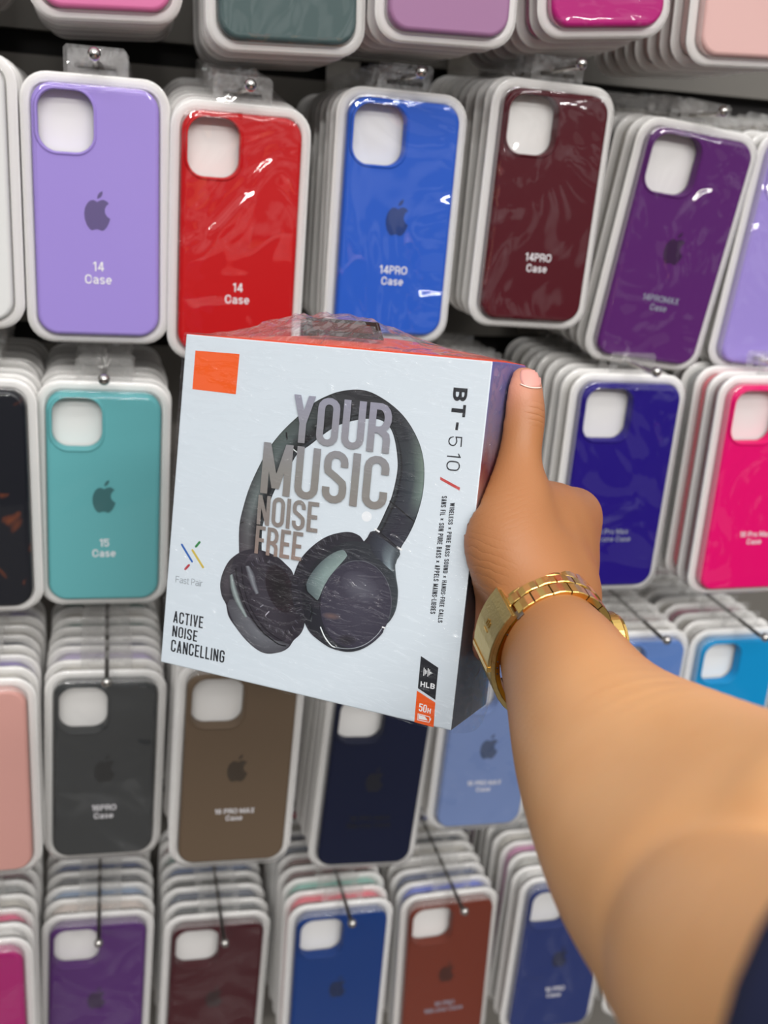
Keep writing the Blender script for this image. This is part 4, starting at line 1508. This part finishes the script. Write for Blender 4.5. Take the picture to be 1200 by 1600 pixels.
SG = FD < 0
nx, ny, nz = dim
cnt = np.zeros((nx - 1, ny - 1, nz - 1), np.int8)
for i in (0, 1):
    for j in (0, 1):
        for k in (0, 1):
            cnt += SG[i:nx - 1 + i, j:ny - 1 + j, k:nz - 1 + k]
act = (cnt > 0) & (cnt < 8)
idx = np.full(act.shape, -1, np.int32)
ci = np.argwhere(act)
idx[act] = np.arange(len(ci))
acc = np.zeros((len(ci), 3))
num = np.zeros(len(ci))
for ax in range(3):
    o1, o2 = [q_ for q_ in range(3) if q_ != ax]
    for u in (0, 1):
        for v in (0, 1):
            p0 = ci.copy()
            p0[:, o1] += u
            p0[:, o2] += v
            p1 = p0.copy()
            p1[:, ax] += 1
            f0 = FD[p0[:, 0], p0[:, 1], p0[:, 2]]
            f1 = FD[p1[:, 0], p1[:, 1], p1[:, 2]]
            ms_ = (f0 < 0) != (f1 < 0)
            tt = np.where(ms_, f0 / np.where(ms_, f0 - f1, 1), 0)
            pp = p0.astype(float)
            pp[:, ax] += tt
            acc += pp * ms_[:, None]
            num += ms_
vert = lo + STEP * acc / num[:, None]
faces = []
for ax in range(3):
    o1, o2 = (ax + 1) % 3, (ax + 2) % 3
    s0 = [slice(None)] * 3
    s1 = [slice(None)] * 3
    s0[ax] = slice(0, -1)
    s1[ax] = slice(1, None)
    ch = SG[tuple(s0)] != SG[tuple(s1)]
    e_ = np.argwhere(ch)
    ok = (e_[:, o1] > 0) & (e_[:, o2] > 0) & (e_[:, o1] < dim[o1] - 1) & (e_[:, o2] < dim[o2] - 1)
    e_ = e_[ok]
    flip = SG[tuple(s0)][e_[:, 0], e_[:, 1], e_[:, 2]]
    q4 = []
    for (u, v) in ((0, 0), (-1, 0), (-1, -1), (0, -1)):
        p0 = e_.copy()
        p0[:, o1] += u
        p0[:, o2] += v
        q4.append(idx[p0[:, 0], p0[:, 1], p0[:, 2]])
    q4 = np.stack(q4, 1)
    q4[~flip] = q4[~flip][:, ::-1]
    faces.append(q4)
faces = np.concatenate(faces)
faces = faces[(faces >= 0).all(1)]
vc = vert @ Bs.T                              # camera coordinates
# two passes of gentle smoothing
for _ in range(3):
    acc = np.zeros_like(vc)
    cn = np.zeros(len(vc))
    for a_, b_ in ((0, 1), (1, 2), (2, 3), (3, 0)):
        np.add.at(acc, faces[:, a_], vc[faces[:, b_]])
        np.add.at(acc, faces[:, b_], vc[faces[:, a_]])
        np.add.at(cn, faces[:, a_], 1)
        np.add.at(cn, faces[:, b_], 1)
    vc = vc * 0.5 + 0.5 * acc / cn[:, None]
vw = cam2w(vc)
me = D.meshes.new('person')
me.from_pydata(vw.tolist(), [], faces.tolist())
me.update()
me.polygons.foreach_set('use_smooth', np.ones(len(me.polygons), bool))
# local skin colour: pinker palm side and fingertip
px_ = 600 + F * vc[:, 0] / vc[:, 2]
py_ = 800 + F * vc[:, 1] / vc[:, 2]
dt = np.linalg.norm(vc - C(806, 596, 0.497), axis=1)
pink = np.exp(-(dt / 0.013) ** 2)
heel = np.exp(-(np.linalg.norm(vc - C(728, 990, 0.508), axis=1) / 0.022) ** 2)
then = np.exp(-(np.linalg.norm(vc - C(722, 860, 0.492), axis=1) / 0.014) ** 2) * 0.6
tint = np.clip(pink + heel + then, 0, 1)
sx_ = (vc - Wc) @ fax
hand_tone = 1 - np.clip((sx_ + 0.01) / 0.16, 0, 1)  # skin colour gets darker smoothly from forearm to hand
hand_tone = hand_tone * hand_tone * (3 - 2 * hand_tone)
ta = me.attributes.new('tan', 'FLOAT', 'POINT')
ta.data.foreach_set('value', hand_tone.astype(np.float32))
fa = me.attributes.new('palm', 'FLOAT', 'POINT')
fa.data.foreach_set('value', tint.astype(np.float32))
print('arm verts', len(vw))

M_skin, n, out = newmat('tan_skin')
b = n.nodes.new('ShaderNodeBsdfPrincipled')
b.inputs['Roughness'].default_value = 0.48
b.inputs['Specular IOR Level'].default_value = 0.4
b.inputs['Subsurface Weight'].default_value = 0.12
b.inputs['Subsurface Radius'].default_value = (1.0, 0.4, 0.2)
b.inputs['Subsurface Scale'].default_value = 0.004
t = n.nodes.new('ShaderNodeTexCoord')
pa = n.nodes.new('ShaderNodeAttribute')
pa.attribute_name = 'palm'
nz1 = n.nodes.new('ShaderNodeTexNoise')
nz1.inputs['Scale'].default_value = 38
nz1.inputs['Detail'].default_value = 3
n.links.new(t.outputs['Object'], nz1.inputs['Vector'])
m1 = n.nodes.new('ShaderNodeMix')
m1.data_type = 'RGBA'
m1.inputs[6].default_value = (*s2l((232, 170, 114)), 1)
m1.inputs[7].default_value = (*s2l((243, 186, 130)), 1)
m0 = n.nodes.new('ShaderNodeMix')
m0.data_type = 'RGBA'
m0.inputs[7].default_value = (*s2l((166, 110, 68)), 1)
tn = n.nodes.new('ShaderNodeAttribute')
tn.attribute_name = 'tan'
n.links.new(tn.outputs['Fac'], m0.inputs[0])
n.links.new(m1.outputs[2], m0.inputs[6])
n.links.new(nz1.outputs['Fac'], m1.inputs[0])
m2 = n.nodes.new('ShaderNodeMix')
m2.data_type = 'RGBA'
m2.inputs[7].default_value = (*s2l((204, 140, 116)), 1)
n.links.new(pa.outputs['Fac'], m2.inputs[0])
n.links.new(m0.outputs[2], m2.inputs[6])
n.links.new(m2.outputs[2], b.inputs['Base Color'])


def bump_chain(prev, height_sock, strength, dist):
    q_ = n.nodes.new('ShaderNodeBump')
    q_.inputs['Strength'].default_value = strength
    q_.inputs['Distance'].default_value = dist
    n.links.new(height_sock, q_.inputs['Height'])
    if prev:
        n.links.new(prev.outputs[0], q_.inputs['Normal'])
    return q_


vo = n.nodes.new('ShaderNodeTexVoronoi')
vo.inputs['Scale'].default_value = 900
n.links.new(t.outputs['Object'], vo.inputs['Vector'])
bp1 = bump_chain(None, vo.outputs['Distance'], 0.12, 0.0004)


def crease(prev, center, axis, freq, rad, strength, dist, distort=2.0):
    """bands across 'axis' around a point, both given in camera coordinates"""
    cw = cam2w(center)
    aw = np.asarray(axis) @ RW
    aw = aw / np.linalg.norm(aw)
    vs_ = n.nodes.new('ShaderNodeVectorMath')
    vs_.operation = 'SUBTRACT'
    vs_.inputs[1].default_value = cw
    n.links.new(t.outputs['Object'], vs_.inputs[0])
    dp = n.nodes.new('ShaderNodeVectorMath')
    dp.operation = 'DOT_PRODUCT'
    dp.inputs[1].default_value = aw
    n.links.new(vs_.outputs[0], dp.inputs[0])
    nn_ = n.nodes.new('ShaderNodeTexNoise')
    nn_.inputs['Scale'].default_value = 110
    n.links.new(t.outputs['Object'], nn_.inputs['Vector'])
    ma_ = n.nodes.new('ShaderNodeMath')
    ma_.operation = 'MULTIPLY'
    ma_.inputs[1].default_value = freq
    n.links.new(dp.outputs['Value'], ma_.inputs[0])
    mb = n.nodes.new('ShaderNodeMath')
    mb.operation = 'MULTIPLY_ADD'
    mb.inputs[1].default_value = distort
    n.links.new(nn_.outputs['Fac'], mb.inputs[0])
    n.links.new(ma_.outputs[0], mb.inputs[2])
    sn = n.nodes.new('ShaderNodeMath')
    sn.operation = 'SINE'
    n.links.new(mb.outputs[0], sn.inputs[0])
    ab = n.nodes.new('ShaderNodeMath')
    ab.operation = 'ABSOLUTE'
    n.links.new(sn.outputs[0], ab.inputs[0])
    pw_ = n.nodes.new('ShaderNodeMath')
    pw_.operation = 'POWER'
    pw_.inputs[1].default_value = 0.35
    n.links.new(ab.outputs[0], pw_.inputs[0])
    ln = n.nodes.new('ShaderNodeVectorMath')
    ln.operation = 'LENGTH'
    n.links.new(vs_.outputs[0], ln.inputs[0])
    mk = n.nodes.new('ShaderNodeMapRange')
    mk.interpolation_type = 'SMOOTHSTEP'
    mk.inputs['From Min'].default_value = rad
    mk.inputs['From Max'].default_value = rad * 0.35
    mk.inputs['To Min'].default_value = 0.0
    mk.inputs['To Max'].default_value = 1.0
    n.links.new(ln.outputs['Value'], mk.inputs['Value'])
    iv = n.nodes.new('ShaderNodeMath')
    iv.operation = 'MULTIPLY'
    n.links.new(pw_.outputs[0], iv.inputs[0])
    n.links.new(mk.outputs[0], iv.inputs[1])
    return bump_chain(prev, iv.outputs[0], strength, dist)


bp2 = crease(bp1, C(836, 648, 0.496), T4 - T3, 1100, 0.0085, 0.7, 0.0005, 1.2)
bp2 = crease(bp2, C(800, 800, 0.475), (0.35, 1, 0), 1300, 0.020, 0.25, 0.0004, 3)
bp2 = crease(bp2, C(760, 885, 0.475), (-0.35, 1, 0.0), 900, 0.022, 0.40, 0.0005, 4)
n.links.new(bp2.outputs[0], b.inputs['Normal'])
n.links.new(b.outputs[0], out.inputs[0])
person = obj('person', me, M_skin)
tag(person, 'bare right arm of a person reaching from the lower right, hand gripping the white box', 'person')

# thumbnail laid on the thumb tip
bvt = BVHTree.FromPolygons([Vector(v) for v in vw], faces.tolist())


def hit(px, py):
    d_ = Vector(ray(px, py) @ RW).normalized()
    return bvt.ray_cast(Vector(ORG), d_)[:2]


bm = bmesh.new()
NU, NV = 12, 12
gd = {}
for i in range(NU + 1):
    for j in range(NV + 1):
        u, v = i / NU * 2 - 1, j / NV * 2 - 1
        # squircle outline
        x_ = u * math.sqrt(1 - v * v * 0.42)
        y_ = v * math.sqrt(1 - u * u * 0.42)
        px, py = 829 + x_ * 17.5 + y_ * 2.0, 591.5 + y_ * 15.5 + x_ * 1.5
        c_, nm_ = hit(px, py)
        if c_ is None:
            continue
        edge = max(abs(u), abs(v))
        gd[i, j] = bm.verts.new(c_ + nm_ * (0.00055 if edge < 0.98 else -0.0002))
for i in range(NU):
    for j in range(NV):
        k4 = [(i, j), (i + 1, j), (i + 1, j + 1), (i, j + 1)]
        if all(q_ in gd for q_ in k4):
            bm.faces.new([gd[q_] for q_ in k4])
M_nail = mat('fingernail', s2l((214, 152, 140)), 0.34, coat=0.0)
nl = bmobj('thumbnail', bm, M_nail, person, True)
nl['label'] = 'pink thumbnail'
bm = bmesh.new()
pl = []
for i in range(13):
    u = i / 12 * 2 - 1
    c_, nm_ = hit(829 + 17.0 * u + 1.4, 606.0 + 2.4 * u - 3.2 * u * u)
    if c_ is not None:
        pl.append(c_ + nm_ * 0.0003)
if len(pl) > 3:
    tube(bm, pl, 0.00042, 6)
    cu_ = bmobj('cuticle', bm, mat('pale_cuticle', s2l((236, 206, 192)), 0.4), nl, True)

# navy sleeve round the upper arm, lower right corner
bm = bmesh.new()
sc0, sc1, sc2 = np.array([0.1050, 0.0870, 0.170]), np.array([0.122, 0.102, 0.09]), np.array([0.150, 0.135, -0.08])
M_sleeve = S(26, 34, 70, name='navy_cloth', rough=0.9, bump=(500, 0.3))
axis = sc1 - sc0
axis /= np.linalg.norm(axis)
e1 = np.cross(axis, [0, 1, 0])
e1 /= np.linalg.norm(e1)
e2 = np.cross(axis, e1)
rings = []
for c_, r_ in ((sc0 + axis * 0.004, 0.0563), (sc0, 0.0566), (sc0, 0.0584), (sc0 + axis * 0.004, 0.0589), (sc0 + axis * 0.012, 0.0590), (sc1, 0.061), (sc2, 0.064), (sc2 + np.array([0.01, 0.01, -0.06]), 0.05)):
    rings.append([bm.verts.new(cam2w(c_ + r_ * (1 + 0.02 * math.sin(3 * a_ + 1)) * (e1 * math.cos(a_) + e2 * math.sin(a_)))) for a_ in [2 * PI * k / 40 for k in range(40)]])
for r0, r1 in zip(rings, rings[1:]):
    for k in range(40):
        bm.faces.new((r0[k], r0[(k + 1) % 40], r1[(k + 1) % 40], r1[k]))
bm.faces.new(rings[-1])
sleeve = bmobj('sleeve', bm, M_sleeve, person, True)
sleeve['label'] = 'navy shirt sleeve'

# ------------------------------------------------------------------ gold watch
M_gold = mat('polished_gold', s2l((240, 200, 116)), 0.2, 1.0)
M_gold2 = mat('brushed_gold', s2l((214, 190, 130)), 0.36, 1.0, bump=(700, 0.2))
M_gdark = mat('deep_gold', s2l((176, 116, 30)), 0.28, 1.0)
M_sil = mat('grey_steel', s2l((150, 140, 132)), 0.35, 1.0)
M_seam = S(30, 24, 18, name='dark_gap', rough=0.5)
RU, RV = 0.0255, 0.0322
WA = fax.copy()                              # band axis
WA = WA + np.array([0.16, 0.26, 0.0])
WA /= np.linalg.norm(WA)
wu = np.array([1.0, 0, 0]) - WA[0] * WA
wu /= np.linalg.norm(wu)
wv = np.cross(WA, wu)                        # roughly downwards in the photo
if wv[1] < 0:
    wv = -wv
WC0 = C(855, 1006, 0.4735)
watch = empty('wristwatch', cam2w(WC0))
tag(watch, 'gold metal bracelet watch worn on the wrist', 'watch')
WI = Matrix.Translation(-Vector(cam2w(WC0)))


def wp(ang, h, s):
    """ang round the wrist (0 = right, 90 = up in the photo), h outwards, s along the forearm"""
    ca_, sa_ = math.cos(ang), math.sin(ang)
    nrm = wu * ca_ / RU - wv * sa_ / RV
    nrm /= np.linalg.norm(nrm)
    p_ = WC0 + wu * RU * ca_ - wv * RV * sa_ + nrm * h + WA * s
    return Vector(cam2w(p_)) - Vector(cam2w(WC0))


def wblock(bm, a0, a1, s0, s1, h0, h1, na=3, bev=0.0003, mi=0, crown=0.0):
    rows = []
    for i in range(na + 1):
        a_ = a0 + (a1 - a0) * i / na
        b_ = bev
        c_ = crown * math.sin(PI * i / na)
        rows.append([bm.verts.new(wp(a_, h, s)) for s, h in ((s0, h0), (s0, h1 - b_ + c_), (s0 + b_, h1 + c_), (s1 - b_, h1 + c_), (s1, h1 - b_ + c_), (s1, h0))])
    for r0, r1 in zip(rows, rows[1:]):
        for k in range(6):
            f_ = bm.faces.new((r0[k], r0[(k + 1) % 6], r1[(k + 1) % 6], r1[k]))
            f_.material_index = mi
    for r0 in (rows[0][::-1], rows[-1]):
        f_ = bm.faces.new(r0)
        f_.material_index = mi


# cumulative arc positions
HALF = 0.0100


def link(a0, a1, odd):
    bm = bmesh.new()
    g = 0.012
    wblock(bm, a0 + g, a1 - g, -HALF, -0.0030, 0.0, 0.0026, crown=0.0003)
    wblock(bm, a0 + g, a1 - g, 0.0030, HALF, 0.0, 0.0026, crown=0.0003)
    sh = (a1 - a0) * 0.5
    wblock(bm, a0 + sh + g, a1 + sh - g, -0.0027, 0.0027, 0.0002, 0.0029, crown=0.0004)
    wblock(bm, a0, a1, -HALF + 0.0006, HALF - 0.0006, 0.0, 0.0010, mi=1)
    ob = bmobj('bracelet_link', bm, [M_gold, M_seam], watch)
    return ob


st_ = math.radians(17)
k = 0
a_ = math.radians(12)
while a_ < math.radians(125):
    link(a_, a_ + st_, k % 2)
    a_ += st_
    k += 1
a_top = a_
a_ = math.radians(228)
while a_ < math.radians(320):
    link(a_, a_ + st_, k % 2)
    a_ += st_
    k += 1
# clasp plate on the palm side, from the last upper link down to the lower links
bm = bmesh.new()
wblock(bm, a_top + 0.03, math.radians(232), -HALF - 0.0004, HALF + 0.0004, 0.0022, 0.0042, na=10, crown=0.0)
cl = bmobj('clasp', bm, M_gold2, watch)
cl['label'] = 'brushed pale gold folding clasp'
bm = bmesh.new()
wblock(bm, a_top + 0.03, math.radians(226), -HALF + 0.0004, HALF + 0.0008, 0.0, 0.0021, na=10)
bmobj('clasp_fold', bm, M_gdark, watch)
bm = bmesh.new()
wblock(bm, a_top + 0.05, math.radians(182), -HALF - 0.0006, HALF + 0.0007, 0.0043, 0.0056, na=6)
flp = bmobj('clasp_flap', bm, M_gold2, cl)
bm = bmesh.new()
wblock(bm, math.radians(180), math.radians(184), -HALF - 0.0008, HALF + 0.0010, 0.0040, 0.0060, na=1)
bmobj('flap_edge', bm, M_gold, cl)
# little engraved crown mark
bm = bmesh.new()
am = math.radians(160)
for da, s0, s1, wd in ((0.0, -0.0022, 0.0022, 0.02), (0.09, -0.0020, -0.0012, 0.07), (0.10, -0.0004, 0.0004, 0.09), (0.09, 0.0012, 0.0020, 0.07)):
    wblock(bm, am - da - wd / 2, am - da + wd / 2, s0, s1, 0.0055, 0.00585, na=1, bev=0.00005)
bmobj('clasp_mark', bm, M_gold, cl)
# pin block next to the clasp
bm = bmesh.new()
wblock(bm, a_top - 0.07, a_top + 0.05, HALF - 0.003, HALF + 0.0016, 0.0, 0.0024, na=2)
bmobj('end_block', bm, M_sil, watch)
bm = bmesh.new()
for da, ds_ in ((-0.03, 0.0), (0.02, 0.0), (0.33, 0.0), (0.78, 0.0), (0.88, 0.0), (0.98, 0.0)):
    bmesh.ops.create_uvsphere(bm, u_segments=8, v_segments=6, radius=0.00042, matrix=Matrix.Translation(wp(a_top + da, 0.0012, HALF + (0.0015 if da < 0.05 else 0.0008))))
bmobj('pin_holes', bm, M_seam, watch)
# watch head on the back of the wrist
AH = math.radians(-8)
cen = wp(AH, 0.0, 0.0)
upv = (wp(AH, 0.01, 0.0) - cen).normalized()
sdv = (wp(AH, 0.0, 0.01) - cen).normalized()
tgv = upv.cross(sdv).normalized()
HM = Matrix((tuple(tgv) + (0,), tuple(sdv) + (0,), tuple(upv) + (0,), (0, 0, 0, 1))).transposed()
HM = Matrix.Translation(cen) @ HM


def disc(name, prof, m, parent):
    bm = bmesh.new()
    rr_ = []
    for r_, z_ in prof:
        rr_.append([bm.verts.new(HM @ Vector((r_ * math.cos(2 * PI * q_ / 48), r_ * math.sin(2 * PI * q_ / 48), z_))) for q_ in range(48)])
    for r0, r1 in zip(rr_, rr_[1:]):
        for q_ in range(48):
            bm.faces.new((r0[q_], r0[(q_ + 1) % 48], r1[(q_ + 1) % 48], r1[q_]))
    bm.faces.new(rr_[0][::-1])
    bm.faces.new(rr_[-1])
    return bmobj(name, bm, m, parent, False)


hd = disc('watch_case', [(0.0125, 0.0005), (0.0150, 0.0015), (0.0152, 0.0060), (0.0140, 0.0072)], M_gold, watch)
disc('bezel', [(0.0143, 0.0070), (0.0140, 0.0082), (0.0120, 0.0086)], M_gold, hd)
disc('dial', [(0.0119, 0.0084), (0.0119, 0.0088)], S(232, 222, 190, name='cream_dial', rough=0.2), hd)
bm = bmesh.new()
tube(bm, [HM @ Vector((0, 0.0150, 0.004)), HM @ Vector((0, 0.0182, 0.004))], [0.0019, 0.0019], 12)
bmobj('winding_crown', bm, M_gold, hd)
